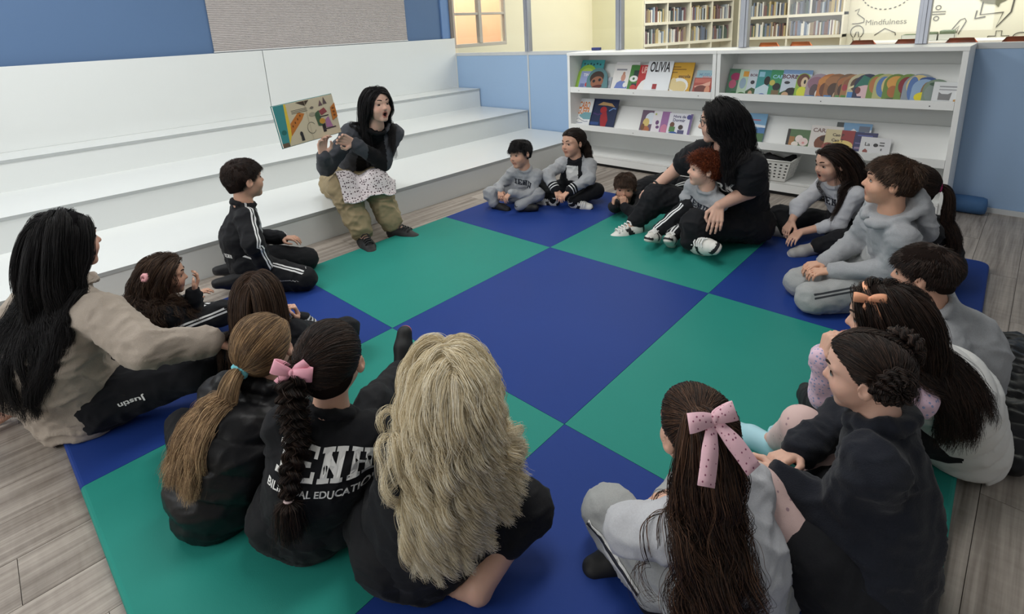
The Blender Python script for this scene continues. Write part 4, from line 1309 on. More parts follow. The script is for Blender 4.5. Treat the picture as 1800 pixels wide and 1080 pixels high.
def children(G, n, rng, spread=(.010, .008, .004), wave=(0, 0.03, 0), curl=0.0, flyaway=.002):
    """n strands clumped around guides G; wave=(amplitude, wavelength, curl amount)"""
    g, m, _ = G.shape
    w = rng.integers(0, g, n)
    B = G[w]
    t = np.linspace(0, 1, m)
    o = rng.normal(size=(n, 3)); o /= np.linalg.norm(o, axis=1)[:, None]; o *= rng.random((n, 1)) ** .5
    sp = np.interp(t, [0, .5, 1], spread)
    P = B + o[:, None, :] * sp[None, :, None]
    ph = rng.random((g, 1)) * 6.28
    seg = np.linalg.norm(np.diff(B, axis=1), axis=2); L = np.concatenate([np.zeros((n, 1)), np.cumsum(seg, 1)], 1)
    T = np.gradient(B, axis=1); T /= np.linalg.norm(T, axis=2)[..., None] + 1e-9
    s1 = np.cross(T, A3(.3, .5, .81)); s1 /= np.linalg.norm(s1, axis=2)[..., None] + 1e-9
    s2 = np.cross(T, s1)
    amp, wl, cu = wave
    if amp:
        f = 2 * np.pi * L / wl + ph[w] + rng.normal(size=(n, 1)) * .35
        a = amp * np.clip(t * 1.6 - .15, 0, 1)[None, :]
        P = P + s1 * (a * np.sin(f))[..., None] + s2 * (a * (.5 + cu) * np.cos(f))[..., None]
    fl = rng.normal(size=(n, m, 3)) * flyaway
    fl = np.cumsum(fl, 1) * t[None, :, None]
    return P + fl


def slerp_path(q0, q1, m):
    """paths on the unit ellipsoid sphere from q0 (n,3) to q1 (3,)"""
    a = (q0 - HC0) / HR0; b = (np.asarray(q1) - HC0) / HR0
    ra = np.linalg.norm(a, axis=1)[:, None]; rb = np.linalg.norm(b)
    a = a / ra; b = b / rb
    om = np.arccos(np.clip(a @ b, -1, 1))[:, None]
    t = np.linspace(0, 1, m)
    out = []
    for x in t:
        s = (np.sin((1 - x) * om) * a + np.sin(x * om) * b) / (np.sin(om) + 1e-6)
        s = s + (np.maximum(0, .15 - np.cos(om)) * .75 * np.sin(np.pi * x)) * A3(0, -.25, 1) * (q0[:, 2:3] > -.1)
        s = s / np.linalg.norm(s, axis=1)[:, None]
        out.append(HC0 + s * HR0 * (ra * (1 - x) + rb * x))
    return np.stack(out, 1)


def text_decal(name, txt, size, garment, c0, ex, n, mat, parent, bold=True, lift=.0028, spacing=1.0, reach=.25):
    """lettering laid on the cloth: projected onto the garment along -n"""
    from mathutils.bvhtree import BVHTree
    v, f = slab_geom(txt, size) if txt == 'IENH' else text_geom(txt, size, bold, spacing)
    ex = nrm(ex); n = nrm(n); ex = nrm(ex - (ex @ n) * n); ey = np.cross(n, ex)
    bm = bmesh.new()
    vs = [bm.verts.new((x, y, 0)) for x, y in v]
    for q in f:
        try: bm.faces.new([vs[i] for i in q])
        except ValueError: pass
    bmesh.ops.triangulate(bm, faces=bm.faces[:])
    for _ in range(3):
        es = [e for e in bm.edges if e.calc_length() > .012]
        if not es: break
        bmesh.ops.subdivide_edges(bm, edges=es, cuts=1)
    me0 = garment.data
    bv = BVHTree.FromPolygons([tuple(x.co) for x in me0.vertices], [tuple(p.vertices) for p in me0.polygons])
    for vv in bm.verts:
        o = np.asarray(c0) + ex * vv.co.x + ey * vv.co.y
        hit = bv.ray_cast(Vector(o + n * reach), Vector(-n))
        p = np.array(hit[0]) if hit[0] is not None else o
        vv.co = Vector(p + n * lift)
    me = bpy.data.meshes.new(name); bm.to_mesh(me); bm.free()
    return link(name, me, parent, [mat])


# ------------------------------------------------------------------ garments
class Limb:
    def __init__(s, a, m, b, ra, rm, rb, out): s.a, s.m, s.b, s.ra, s.rm, s.rb, s.out = map(lambda x: np.asarray(x, float), (a, m, b, ra, rm, rb, out))


def limb_attrs(V, limbs):
    """stripe offset (m) from the outer line and distance from the limb's end"""
    sf = np.zeros(len(V)); st = np.full(len(V), 1.0); cu = np.full(len(V), 1.0); best = np.full(len(V), 9.0)
    for L in limbs:
        l2 = np.linalg.norm(L.b - L.m)
        bent = nrm(L.m - L.a) @ nrm(L.b - L.m) < .35
        for (a, b, ra, rb, last) in ((L.a, L.m, L.ra, L.rm, 0), (L.m, L.b, L.rm, L.rb, 1)):
            ab = b - a; ln = np.linalg.norm(ab); u = ab / ln
            d = V - a; h = d @ u
            hc = np.clip(h / ln, 0, 1)
            w = d - h[:, None] * u
            dist = np.linalg.norm(d - (hc * ln)[:, None] * u, axis=1) - (ra + (rb - ra) * hc)
            o = nrm(L.out - (L.out @ u) * u); s = np.cross(u, o)
            ang = np.arctan2(w @ s, w @ o) * (ra + (rb - ra) * hc); fw = (w @ o) / (np.linalg.norm(w, axis=1) + 1e-9)
            k = dist < best
            wl = np.linalg.norm(w, axis=1)
            fw = np.where(((h < .4 * ra) if last else (h > ln + .1 * rb)) & bent, 0.0, fw)
            st = np.where(k, ang, st); sf = np.where(k, fw, sf)
            cu = np.where(k, (ln - h) if last else (ln - h + l2), cu)
            best = np.where(k, dist, best)
    return st, cu, best, sf


def settle(V):
    """rest cloth and skin on what carries them: mat, floor or bleacher tread"""
    y0 = .0327 * V[:, 0]
    on = (V[:, 0] > 0) & (V[:, 0] < 3.6) & (V[:, 1] < y0) & (V[:, 1] > -3.0)
    z = np.where((V[:, 1] > .47) & (V[:, 1] < 1.2) & (V[:, 0] < 4.3), .184, np.where(on, .002, -.032))
    V[:, 2] = np.maximum(V[:, 2], z)
    return V


def garment(name, torso, limbs, h, parent, mats, wr=.004, seed=0.0, puffer=None, thick=.0, extra=(), subs=(), spine=None, cutz=None):
    pr = list(torso)
    for L in limbs:
        pr += [rc(L.a, L.m, float(L.ra), float(L.rm), .03), rc(L.m, L.b, float(L.rm), float(L.rb), .025)]
    pr += list(extra)
    D, ax = field(pr, h, subs=subs)
    if cutz is not None:
        D = np.maximum(D, (cutz - ax[2])[None, None, :].astype(np.float32))
    V, F = nets(D, ax, 1)
    st, cu, best, sf = limb_attrs(V, limbs) if limbs else (np.ones(len(V)), np.ones(len(V)), np.full(len(V), 9.0), np.zeros(len(V)))
    Nn = vnormals(V, F)
    amp = wr * (folds(V, seed) - .45)
    if puffer:
        sp = spine or (A3(0, 0, 0), A3(0, 0, 1))
        hh = (V - sp[0]) @ nrm(sp[1])
        tt = np.min([pd(p, V) for p in torso], 0)
        hh = np.where(best < tt, cu, hh)
        w = np.abs(np.sin(np.pi * (hh + .006 * (vnoise(V, .05) - .5)) / puffer[0]))
        amp = amp + puffer[1] * (w ** .55 - .6)
    V = settle(V + Nn * amp[:, None])
    return qmesh(name, V, F, parent, mats, {'stripe': st, 'cuff': cu, 'sface': sf})


# ------------------------------------------------------------------ a whole person
def person(label, P, yaw, head, hyaw=None, hpitch=0, hroll=0, s=1.0, adult=False, sex='girl', skin=(205, 160, 138), eyes=(70, 46, 34),
           arms=None, legs=None, top=None, bottom=None, shoes=None, slouch=.03, mouth=0.0, h=.0085, face=True, group=None, seed=1, sw=None, girth=1.0, shy=0.0, brow=(40, 28, 24), hf=.0045, socks=None, headscale=1.0, hb=.0115):
    P = A3(*P); hd_c = A3(*head)
    yr = math.radians(yaw)
    f = A3(math.cos(yr), math.sin(yr), 0); r = A3(math.sin(yr), -math.cos(yr), 0); up = A3(0, 0, 1)
    hy = math.radians(yaw if hyaw is None else hyaw); hp = math.radians(hpitch); hr = math.radians(hroll)
    hf_ = A3(math.cos(hy) * math.cos(hp), math.sin(hy) * math.cos(hp), math.sin(hp)); hr_ = A3(math.sin(hy), -math.cos(hy), 0); hu = np.cross(hr_, hf_)
    hr2 = math.cos(hr) * hr_ - math.sin(hr) * hu; hu2 = math.sin(hr) * hr_ + math.cos(hr) * hu
    R = np.array([hr2, hf_, hu2])
    H = (.114 if adult else .105) * s * headscale
    hd = Head(hd_c, R, H)
    root = empty('person', (P[0], P[1], 0.0))
    tag(root, label, 'person', group)
    td = nrm(hd_c - P)
    Nb = hd_c - .22 * H * hf_ - hu2 * .95 * H - td * (.48 if adult else .30) * H
    sw = (sw or (.158 if adult else .106)) * s
    sr = nrm(r * math.cos(math.radians(shy)) + f * math.sin(math.radians(shy)))
    sr = nrm(sr - (sr @ td) * td)
    tf = nrm(np.cross(td, sr)); tf = tf if tf @ f > 0 else -tf
    Sc = Nb - td * (.06 if adult else .035) * s
    k = 1.42 * s if adult else s
    ch = Sc - td * .085 * k - tf * slouch * .3
    mid = P * .5 + Sc * .5 - tf * slouch
    sh = {'L': Sc - sr * sw - td * .012 * k, 'R': Sc + sr * sw - td * .012 * k}
    hip = {'L': P - r * .072 * k * (1.1 if adult else 1), 'R': P + r * .072 * k * (1.1 if adult else 1)}
    g = girth
    ua, fa, hl = (.285 * s, .245 * s, .175 * s) if adult else (.205 * s, .175 * s, .125 * s)
    tl, sl_ = (.43 * s, .41 * s) if adult else (.30 * s, .28 * s)
    J = {}
    body = []
    hp_, hsub = head_prims(hd_c, R, H, adult, mouth)
    body += hp_
    body.append(rc(hd_c + H * (-.22 * hf_ - .55 * hu2), Nb - td * .02, .40 * H, (.44 if adult else .42) * H, .12 * H))
    body += [ec(P, mid, .092 * k, .082 * k, tf, .72), ec(mid, ch, .082 * k, .086 * k, tf, .68), rc(sh['L'], sh['R'], .030 * k, .030 * k, .03), rc(Nb, Sc, .040 * k, .045 * k, .03)]
    fine = [(hd_c - 1.12 * H, hd_c + 1.12 * H)]
    hands = {}
    for S_, right in (('L', False), ('R', True)):
        a = (arms or {}).get(S_)
        if a is None: a = dict(w=sh[S_] + A3(0, 0, -.3 * s))
        pole = a.get('pole', (r if right else -r) * .6 - f * .4 - up * .5)
        if 'e' in a:
            E = A3(*a['e']); E = sh[S_] + nrm(E - sh[S_]) * min(np.linalg.norm(E - sh[S_]), ua * 1.1)
            Wp = A3(*a['w']); Wp = E + nrm(Wp - E) * min(np.linalg.norm(Wp - E), fa * 1.15)
        else:
            E, Wp = ik(sh[S_], A3(*a['w']), ua, fa, pole)
        J['E' + S_], J['W' + S_] = E, Wp
        body += [rc(sh[S_], E, .031 * k * g, .027 * k * g, .02), rc(E, Wp, .028 * k * g, .0195 * k, .015)]
        if a.get('hand', True):
            d = A3(*a['d']) if 'd' in a else Wp - E
            pn = A3(*a['pn']) if 'pn' in a else A3(0, 0, -1)
            hpz = hand_prims(Wp, d, pn, right, hl * a.get('hs', 1), a.get('curl', .45), a.get('spread', 1), a.get('thumb', .5))
            body += hpz
            lo = np.min([pbox(p)[0] for p in hpz], 0); hi = np.max([pbox(p)[1] for p in hpz], 0)
            fine.append((lo - .01, hi + .01))
    for S_, right in (('L', False), ('R', True)):
        a = (legs or {}).get(S_, {})
        pole = a.get('pole', f + up)
        if 'k' in a:
            K_ = A3(*a['k']); K_ = hip[S_] + nrm(K_ - hip[S_]) * min(np.linalg.norm(K_ - hip[S_]), tl * 1.12)
            An = A3(*a['a']); An = K_ + nrm(An - K_) * min(np.linalg.norm(An - K_), sl_ * 1.12)
        else:
            K_, An = ik(hip[S_], A3(*a['a']), tl, sl_, pole)
        J['K' + S_], J['A' + S_] = K_, An
        body += [rc(hip[S_], K_, .056 * k * g, .041 * k * g, .02), rc(K_, An, .041 * k * g, .030 * k, .015)]
        td_ = nrm(A3(*a['t'])) if 't' in a else nrm(f)
        J['T' + S_] = td_; J['U' + S_] = A3(*a.get('u', (0, 0, 1)))
        fl = .24 * s if adult else .175 * s
        uu = nrm(J['U' + S_] - (J['U' + S_] @ td_) * td_); body.append(rc(An - uu * .012 * k, An + td_ * fl * .50 - uu * .045 * s, .024 * k, .018 * k, .02))
    D, ax = field(body, hb, fine, hf, subs=hsub)
    V, F = nets(D, ax, 1)
    V = settle(V)
    q = hd.loc(V)
    face_ok = (np.abs(q) < 1.2).all(1) & (q[:, 1] > .3)
    lz1, lz2 = -.47 + .02 * mouth, -.575 - .12 * mouth
    lip = np.clip(1.25 - np.maximum(np.abs(q[:, 0]) / .19, np.minimum(np.abs(q[:, 2] - lz1) / .040, np.abs(q[:, 2] - lz2) / .052)), 0, 1)
    lip = np.where(face_ok & (q[:, 1] > .62), np.clip(lip * 3, 0, 1) * .6, 0)
    if mouth > 0:
        ring = ((q[:, 0] / (.16 + .03 * mouth)) ** 2 + ((q[:, 2] + .525 + .05 * mouth) / (.12 + .09 * mouth)) ** 2)
        lip = np.where(face_ok & (q[:, 1] > .55) & (ring < 1.0), .8, 0)
    mo = np.zeros(len(V))
    if mouth > 0:
        inn = ((q[:, 0] / (.085 + .03 * mouth)) ** 2 + ((q[:, 2] + .525 + .05 * mouth) / (.04 + .075 * mouth)) ** 2)
        mo = np.where(face_ok & (inn < 1.0) & (q[:, 1] > .4), 1.0, 0)
    else:
        mo = np.where(face_ok & (q[:, 1] > .6) & (np.abs(q[:, 0]) < .19) & (np.abs(q[:, 2] + .522 + .25 * q[:, 0] ** 2) < .022), .55, 0)
    bl = np.exp(-(((np.abs(q[:, 0]) - .36) / .16) ** 2 + ((q[:, 2] + .28) / .16) ** 2)) * face_ok * .30 + np.exp(-((q[:, 0] / .12) ** 2 + ((q[:, 2] + .2) / .1) ** 2)) * (q[:, 1] > .75) * face_ok * .25
    sk = skin_mat(skin)
    bo = qmesh('body', V, F, root, [sk], {'lip': lip, 'mouth': mo, 'blush': bl})
    # eyes and brows
    if face:
        for sx in (-1, 1):
            n1, n2 = 13, 7
            vv, ff, ga, la = [], [], [], []
            c_ = A3(sx * .285, .52, .02); rr = .165
            for i in range(n1):
                a = -1 + 2 * i / (n1 - 1)
                for j in range(n2):
                    b_ = -1 + 2 * j / (n2 - 1)
                    hgt = (.36 if b_ > 0 else .26) * math.sqrt(max(0, 1 - a * a)) + .02
                    th, ph = a * .80, b_ * hgt
                    th += sx * .18
                    dx, dy, dz = math.sin(th) * math.cos(ph), math.cos(th) * math.cos(ph), math.sin(ph)
                    vv.append(hd.wld(c_ + rr * A3(dx, dy, dz)))
                    ga.append(math.hypot(th - sx * .10, ph - .03) / .52)
                    la.append(1.0 if b_ > .6 else (.5 if b_ < -.8 else 0))
            for i in range(n1 - 1):
                for j in range(n2 - 1): ff.append((i * n2 + j, (i + 1) * n2 + j, (i + 1) * n2 + j + 1, i * n2 + j + 1))
            qmesh('eye', np.array(vv), np.array(ff), root, [eye_mat(eyes)], {'gaze': ga, 'lash': la})
            mb = MB()
            path = [hd.wld(A3(sx * (.13 + .30 * t), .755 - .22 * t * t, .24 + .085 * math.sin(math.pi * (t * .8 + .1)) - .02)) for t in np.linspace(0, 1, 7)]
            from mathutils.bvhtree import BVHTree
            mb.tube(path, np.array([.026, .034, .034, .03, .026, .02, .010]) * H, 6)
            mb.build('eyebrow', cloth('brow_%d_%d_%d' % tuple(brow), brow, .8, sheen=0), root, smooth=True)
    # clothes
    info = dict(root=root, hd=hd, H=H, P=P, f=f, r=r, td=td, tf=tf, sr=sr, Sc=Sc, Nb=Nb, ch=ch, mid=mid, sh=sh, hip=hip, J=J, body=bo, k=k, s=s)
    colls = list(hp_[:2]) + [rc(hd_c + H * (-.22 * hf_ - .55 * hu2), Nb, .42 * H, .45 * H)]
    if bottom:
        gt = bottom.get('g', .012)
        lb = []
        for S_, sgn in (('L', -1), ('R', 1)):
            K_, An = J['K' + S_], J['A' + S_]
            end = bottom.get('len', .95)
            e_ = K_ + (An - K_) * end
            ot = (bottom.get('out') or {}).get(S_)
            ot = A3(*ot) if ot is not None else sgn * r * .8 + up * .5
            lb.append(Limb(hip[S_], K_, e_, .060 * k * g + gt, .044 * k * g + gt, .030 * k + gt, ot))
        ts = [ec(P - up * .0, P + td * .08 * k, .102 * k * g + gt, .094 * k * g + gt, tf, .82, .04), rc(hip['L'], hip['R'], .068 * k * g + gt, .068 * k * g + gt, .03)]
        ex = []
        if bottom.get('cuffs'):
            for L in lb: ex.append(rc(L.b, L.b - (L.b - L.m) * .05, float(L.rb) - .002, float(L.rb) + .003, .005))
        go = garment(bottom.get('name', 'trousers'), ts, lb, h, root, [bottom['mat']], bottom.get('wr', .012), seed * 1.7, extra=ex)
        info['trousers'] = go
        colls += ts + [rc(L.a, L.m, float(L.ra), float(L.rm)) for L in lb]
        if bottom.get('skirt'):
            pass
    if top:
        gt = top.get('g', .011); hem = top.get('hem', .035)
        la = []
        for S_, sgn in (('L', -1), ('R', 1)):
            E, Wp = J['E' + S_], J['W' + S_]
            sl = top.get('sleeve', .95)
            ot = (top.get('out') or {}).get(S_)
            ot = A3(*ot) if ot is not None else sgn * r * .7 - f * .2 + up * .4
            if sl > 0:
                e_ = E + (Wp - E) * sl
                la.append(Limb(sh[S_], E, e_, .033 * k * g + gt, .029 * k * g + gt, .0205 * k * g + gt * .8, ot))
            else:
                e_ = sh[S_] + (E - sh[S_]) * (-sl)
                la.append(Limb(sh[S_], sh[S_] + (e_ - sh[S_]) * .5, e_, .040 * k * g + gt, .041 * k * g + gt, .042 * k * g + gt, ot))
        pw = top.get('hips', .104)
        ts = [ec(P - td * hem * .2 + up * .02, mid, pw * k * g + gt, .094 * k * g + gt, tf, .82, .04), ec(mid, ch, .094 * k * g + gt, .094 * k * g + gt, tf, .74, .04), rc(sh['L'], sh['R'], .032 * k + gt, .032 * k + gt, .03), rc(Nb - td * .018 * k, Sc, .044 * k + gt * .3, .05 * k + gt * .4, .03)]
        ex = list(top.get('extra', lambda i: [])(info))
        if top.get('collar'):
            n = 12; cr = top['collar'][0] * k; cb = top['collar'][1]
            cc = Nb + td * .012 * k + top.get('collar_lift', 0.0) * td
            pts = [cc + cr * (math.cos(a) * sr + .92 * math.sin(a) * tf) + td * (-.012 * math.sin(a) * k) for a in np.linspace(0, 2 * math.pi, n + 1)]
            ex += [rc(pts[i], pts[i + 1], cb, cb, .006) for i in range(n)]
        if top.get('hood'):
            n = 14; cc = Nb + td * .006 * k
            q_ = lambda a: cc + .074 * k * math.cos(a) * sr + (.088 if math.sin(a) > 0 else .098) * k * math.sin(a) * tf - td * (.030 * math.sin(a)) * k
            for i in range(n):
                a0, a1 = math.radians(-250 + 320 * i / n), math.radians(-250 + 320 * (i + 1) / n)
                ex.append(rc(q_(a0), q_(a1), .019 * k, .019 * k, .008))
            ex.append(ec(cc - tf * .115 * k - td * .075 * k, cc - tf * .095 * k + td * .012 * k, .085 * k, .07 * k, tf, .42, .02))
        if top.get('cuffs', True):
            for L in la: ex.append(rc(L.b, L.b - nrm(L.b - L.m) * .03 * s, float(L.rb) - .001, float(L.rb) + .004, .006))
        go = garment(top.get('name', 'sweatshirt'), ts, la, h, root, top['mats'], top.get('wr', .013), seed * 2.3, puffer=top.get('puffer'), extra=ex, spine=(P, td))
        info['top'] = go; info['arms'] = la
        colls += ts + [rc(L.a, L.m, float(L.ra), float(L.rm)) for L in la]
        mi = top.get('mi')
        if mi:
            me = go.data; nv = len(me.vertices); co = np.zeros(nv * 3); me.vertices.foreach_get('co', co); co = co.reshape(-1, 3)
            fi = np.zeros(len(me.polygons) * 4, int); me.polygons.foreach_get('vertices', fi); fc = co[fi.reshape(-1, 4)].mean(1)
            me.polygons.foreach_set('material_index', mi(fc, info, la, ts).astype(np.int32)); me.update()
    if shoes:
        for S_ in 'LR':
            shoe(root, J['A' + S_], J['T' + S_], J['U' + S_], (.265 if adult else .195) * s * shoes.get('sc', 1), shoes['upper'], shoes['sole'], shoes.get('lace'), accent=shoes.get('accent'))
    info['coll'] = colls
    return info


m_black_hair = hair_mat('hair_black', (9, 8, 10), (17, 15, 17), (38, 34, 36), .52)
m_dark_hair = hair_mat('hair_dark_brown', (20, 14, 12), (36, 26, 22), (72, 52, 42), .52)
m_brown_hair = hair_mat('hair_brown', (36, 25, 19), (62, 45, 35), (104, 80, 62), .52)
m_blond_hair = hair_mat('hair_honey_blond', (92, 74, 56), (160, 130, 98), (228, 196, 152), .52)
m_plat_hair = hair_mat('hair_platinum', (200, 182, 146), (238, 225, 194), (254, 249, 235), .52)
m_warm_hair = hair_mat('hair_warm_brown', (26, 18, 15), (52, 36, 28), (112, 80, 60), .5)
m_red_hair = hair_mat('hair_auburn', (52, 20, 10), (98, 42, 20), (150, 76, 40), .52)


def short_hair(i, mat, n=11000, tab=HL_SHORT, length=.27, th=.075, rad=.0007, lift=.07, fringe=.25, seed=1, curl=0.0, lumps=.010):
    hd, H = i['hd'], i['H']; rng = np.random.default_rng(seed)
    cap = hair_cap(hd, tab, th, [], mat, i['root'], lumps=lumps)
    q = roots(hd, tab, n, th * .8, rng)
    nq = (q - HC0) / HR0 ** 2; nq /= np.linalg.norm(nq, axis=1)[:, None]
    cr = A3(0.05, -.45, 1.0)
    fl = q - cr; fl -= (fl * nq).sum(1)[:, None] * nq; fl /= np.linalg.norm(fl, axis=1)[:, None] + 1e-6
    fl = fl + rng.normal(size=fl.shape) * (.10 + curl * .8) + .5 * np.stack([vnoise(q + 5 + seed, .35) - .5, vnoise(q + 15 + seed, .35) - .5, vnoise(q + 25 + seed, .35) - .5], 1)
    m = 9; t = np.linspace(0, 1, m)[None, :, None]
    ln = length * rng.uniform(.8, 1.15, (n, 1, 1)) * (1 + fringe * (q[:, 1] > .45) * (q[:, 2] > .4))[:, None, None]
    Pq = q[:, None, :] + ln * (t * fl[:, None, :] + lift * (t - .75 * t * t) * nq[:, None, :])
    d0 = np.linalg.norm((Pq - HC0) / (HR0 + th), axis=2)[..., None]
    Pq = np.where(d0 < 1.0, HC0 + (Pq - HC0) / np.maximum(d0, .3) * 1.0, Pq)
    if curl:
        a = rng.random((n, 1)) * 6.28; w = t[..., 0] * 9 + a
        Pq = Pq + curl * .10 * np.stack([np.sin(w), np.cos(w * 1.1), np.sin(w + 1)], 2) * np.minimum(1, t * 2)
    curves('hair_strands', hd.wld(Pq), rad, cap, mat)
    return cap


def long_hair(i, mat, n=3000, guides=300, tab=HL_LONG, th=.07, length=.40, rad=.0009, part=0.0, wave=(0, .05, 0), spread=(.010, .012, .006), layer=(.002, .020), seed=1, back=.55, steps=26, grav=.30, flyaway=.0012, jitter=.25, sidebias=0.0, extra_coll=(), lumps=.004, gather=None, lateral=.9):
    hd, H = i['hd'], i['H']; rng = np.random.default_rng(seed)
    cap = hair_cap(hd, tab, th, [], mat, i['root'], lumps=lumps)
    q = roots(hd, tab, guides, th, rng)
    side = np.sign(q[:, 0] - part + .10 * rng.normal(size=guides))
    R = hd.R
    D0 = side[:, None] * R[0] * lateral * np.clip(q[:, 2] + .1, .1, 1)[:, None] - R[1] * (back * (.25 + 1.1 * np.clip(q[:, 1], 0, 1)))[:, None] - A3(0, 0, .8) + sidebias * R[0]
    nn = ((q - HC0) / HR0 ** 2) @ R; nn /= np.linalg.norm(nn, axis=1)[:, None]
    D0 = D0 - (D0 * nn).sum(1)[:, None] * nn
    P0 = hd.wld(q)
    off = rng.uniform(layer[0], layer[1], guides)
    bk = -R[1] * back * .16
    L = length * rng.uniform(1 - jitter, 1.0, guides)
    ds = L / steps
    guard = el(hd.wld((0, .62, -.25)), hd.R, A3(.62, .52, .88) * H, .01)
    coll = i['coll'] + list(extra_coll) + [guard]
    hr_ = nrm(A3(R[0][0], R[0][1], 0)); hb_ = -nrm(A3(R[1][0], R[1][1], 0))

    def wind(t, X):
        w = (bk * max(0, .45 - t) / .45)[None, :] + sidebias * .1 * R[0] + np.zeros_like(X)
        if gather is not None:
            lat = (X - hd.c) @ hr_; dp = (X - hd.c) @ hb_
            w = w - (np.sign(lat) * np.clip((np.abs(lat) - gather) * 9, 0, .6))[:, None] * hr_
            w = w + (np.clip((.02 - dp) * 9, 0, .5) * (X[:, 2] < hd.c[2] - .3 * H))[:, None] * hb_
        return w
    G = fall(P0, D0, steps, ds, coll, off, grav, wind=wind)
    C_ = children(G, n, rng, spread, wave, flyaway=flyaway)
    curves('hair_strands', C_, rad, cap, mat)
    return cap


def tied_hair(i, mat, tie, n=2200, tab=HL_LONG, th=.045, rad=.0009, seed=1, lumps=.002, m=14, extra=(), cond=None, parent=None, cap=None):
    """scalp hair combed back to the tie point (head units); returns cap"""
    hd = i['hd']; rng = np.random.default_rng(seed)
    if cap is None: cap = hair_cap(hd, tab, th, extra, mat, i['root'], lumps=lumps)
    q = roots(hd, tab, n, th, rng, cond)
    Pq = slerp_path(q, tie, m)
    bad = ((Pq[..., 2] < hairline(Pq, tab) - .04) & (Pq[..., 1] > .05)).any(1)
    Pq = Pq[~bad]; n = len(Pq)
    nn = (Pq - HC0) / HR0; nn /= np.linalg.norm(nn, axis=2)[..., None]
    Pq = Pq + nn * (.012 + .05 * rng.random((n, 1, 1)) * np.sin(np.linspace(0, np.pi, m))[None, :, None])
    Pq = Pq + np.cumsum(rng.normal(size=Pq.shape) * .005, 1)
    curves('hair_strands', hd.wld(Pq), rad, cap, mat)
    return cap


def tail(i, mat, start, d0, length, n=1500, guides=90, rad=.0009, r0=.012, wave=(0, .05, 0), spread=(.004, .012, .008), layer=(.004, .03), seed=2, steps=24, grav=.25, parent=None, jitter=.3, flyaway=.0012, extra_coll=(), wind=None, fan=.5):
    rng = np.random.default_rng(seed)
    o = rng.normal(size=(guides, 3)); o /= np.linalg.norm(o, axis=1)[:, None]; o *= rng.random((guides, 1)) ** .5
    P0 = np.asarray(start) + o * r0
    D0 = nrm(d0) + o * fan
    L = length * rng.uniform(1 - jitter, 1.0, guides)
    G = fall(P0, D0, steps, L / steps, i['coll'] + list(extra_coll), rng.uniform(layer[0], layer[1], guides), grav, wind)
    return curves('hair_tail', children(G, n, rng, spread, wave, flyaway=flyaway), rad, parent, mat)


def ribbon(pts, width_dirs, w, thick=.0016):
    """thick ribbon along pts"""
    P = np.array(pts); Wd = np.array([nrm(x) for x in width_dirs]); w = np.full(len(P), w) if np.isscalar(w) else np.array(w)
    T = np.gradient(P, axis=0); T /= np.linalg.norm(T, axis=1)[:, None] + 1e-9
    Nn = np.cross(T, Wd); Nn /= np.linalg.norm(Nn, axis=1)[:, None] + 1e-9
    m = MB()
    m.tube  # noqa
    v, f = [], []
    for k in range(len(P)):
        a, b = P[k] + Wd[k] * w[k] / 2, P[k] - Wd[k] * w[k] / 2
        v += [a + Nn[k] * thick, b + Nn[k] * thick, b - Nn[k] * thick, a - Nn[k] * thick]
    for k in range(len(P) - 1):
        for j in range(4): f.append((k * 4 + j, k * 4 + (j + 1) % 4, (k + 1) * 4 + (j + 1) % 4, (k + 1) * 4 + j))
    f += [(3, 2, 1, 0), tuple((len(P) - 1) * 4 + j for j in range(4))]
    return v, f


def bow(i, c, right, upv, out, size, mat, tails=None, parent=None, loop=(1.0, .62), name='hair_bow', knot_mat=None):
    """a tied ribbon bow: two loops, knot and optional tails; tails = [(dx, dy, width)...] in bow sizes"""
    c = np.asarray(c); X, Y, Z = nrm(right), nrm(upv), nrm(out)
    e = empty(name, (0, 0, 0), parent=parent or i['root'])
    for sx in (-1, 1):
        pts, wd, ww = [], [], []
        for t in np.linspace(0, 1, 17):
            a = 2 * math.pi * t
            x = sx * size * loop[0] * .5 * (1 - math.cos(a)) * .98
            z = size * .16 * math.sin(a) * (1 if t < .5 else 1) + size * .05
            y = size * .10 * math.sin(a * .5) * loop[1]
            pts.append(c + X * x + Z * z + Y * y); wd.append(Y + X * sx * .12 * math.cos(a))
            ww.append(size * (.22 + loop[1] * .62 * math.sin(math.pi * t) ** .8))
        v, f = ribbon(pts, wd, ww)
        b = MB().add(v, f); b.build('bow_loop', mat, e, smooth=True)
    b = MB()
    for tl in (tails or ()):
        pts, wd = [], []
        for t in np.linspace(0, 1, 11):
            pts.append(c + X * size * tl[0] * t ** .9 + Y * size * tl[1] * t + Z * size * (.03 + .10 * math.sin(math.pi * t) + (tl[3] if len(tl) > 3 else 0) * t))
            wd.append(X + Y * (-tl[0] / (tl[1] + 1e-6)) * .8)
        w = [size * tl[2] * (.45 + .55 * min(1, t * 2.2)) for t in np.linspace(0, 1, 11)]
        v, f = ribbon(pts, wd, w)
        MB().add(v, f).build('bow_tail', mat, e, smooth=True)
    kn = MB().tube([c - Y * size * .16 + Z * size * .06, c - Y * size * .08 + Z * size * .085, c + Z * size * .095, c + Y * size * .08 + Z * size * .085, c + Y * size * .16 + Z * size * .06], np.array([.09, .13, .14, .13, .09]) * size, 10)
    kn.build('bow_knot', knot_mat or mat, e, smooth=True)
    return e


def scrunchie(i, c, axis, R_, r_, mat, parent=None, name='hair_tie'):
    a = nrm(axis); x = nrm(np.cross(a, A3(.3, .2, .9))); y = np.cross(a, x)
    pts = [np.asarray(c) + R_ * (math.cos(t) * x + math.sin(t) * y) for t in np.linspace(0, 2 * math.pi, 21)]
    rad = [r_ * (1 + .12 * math.sin(9 * t)) for t in np.linspace(0, 2 * math.pi, 21)]
    return MB().tube(pts, rad, 8, cap=False).build(name, mat, parent or i['root'], smooth=True)
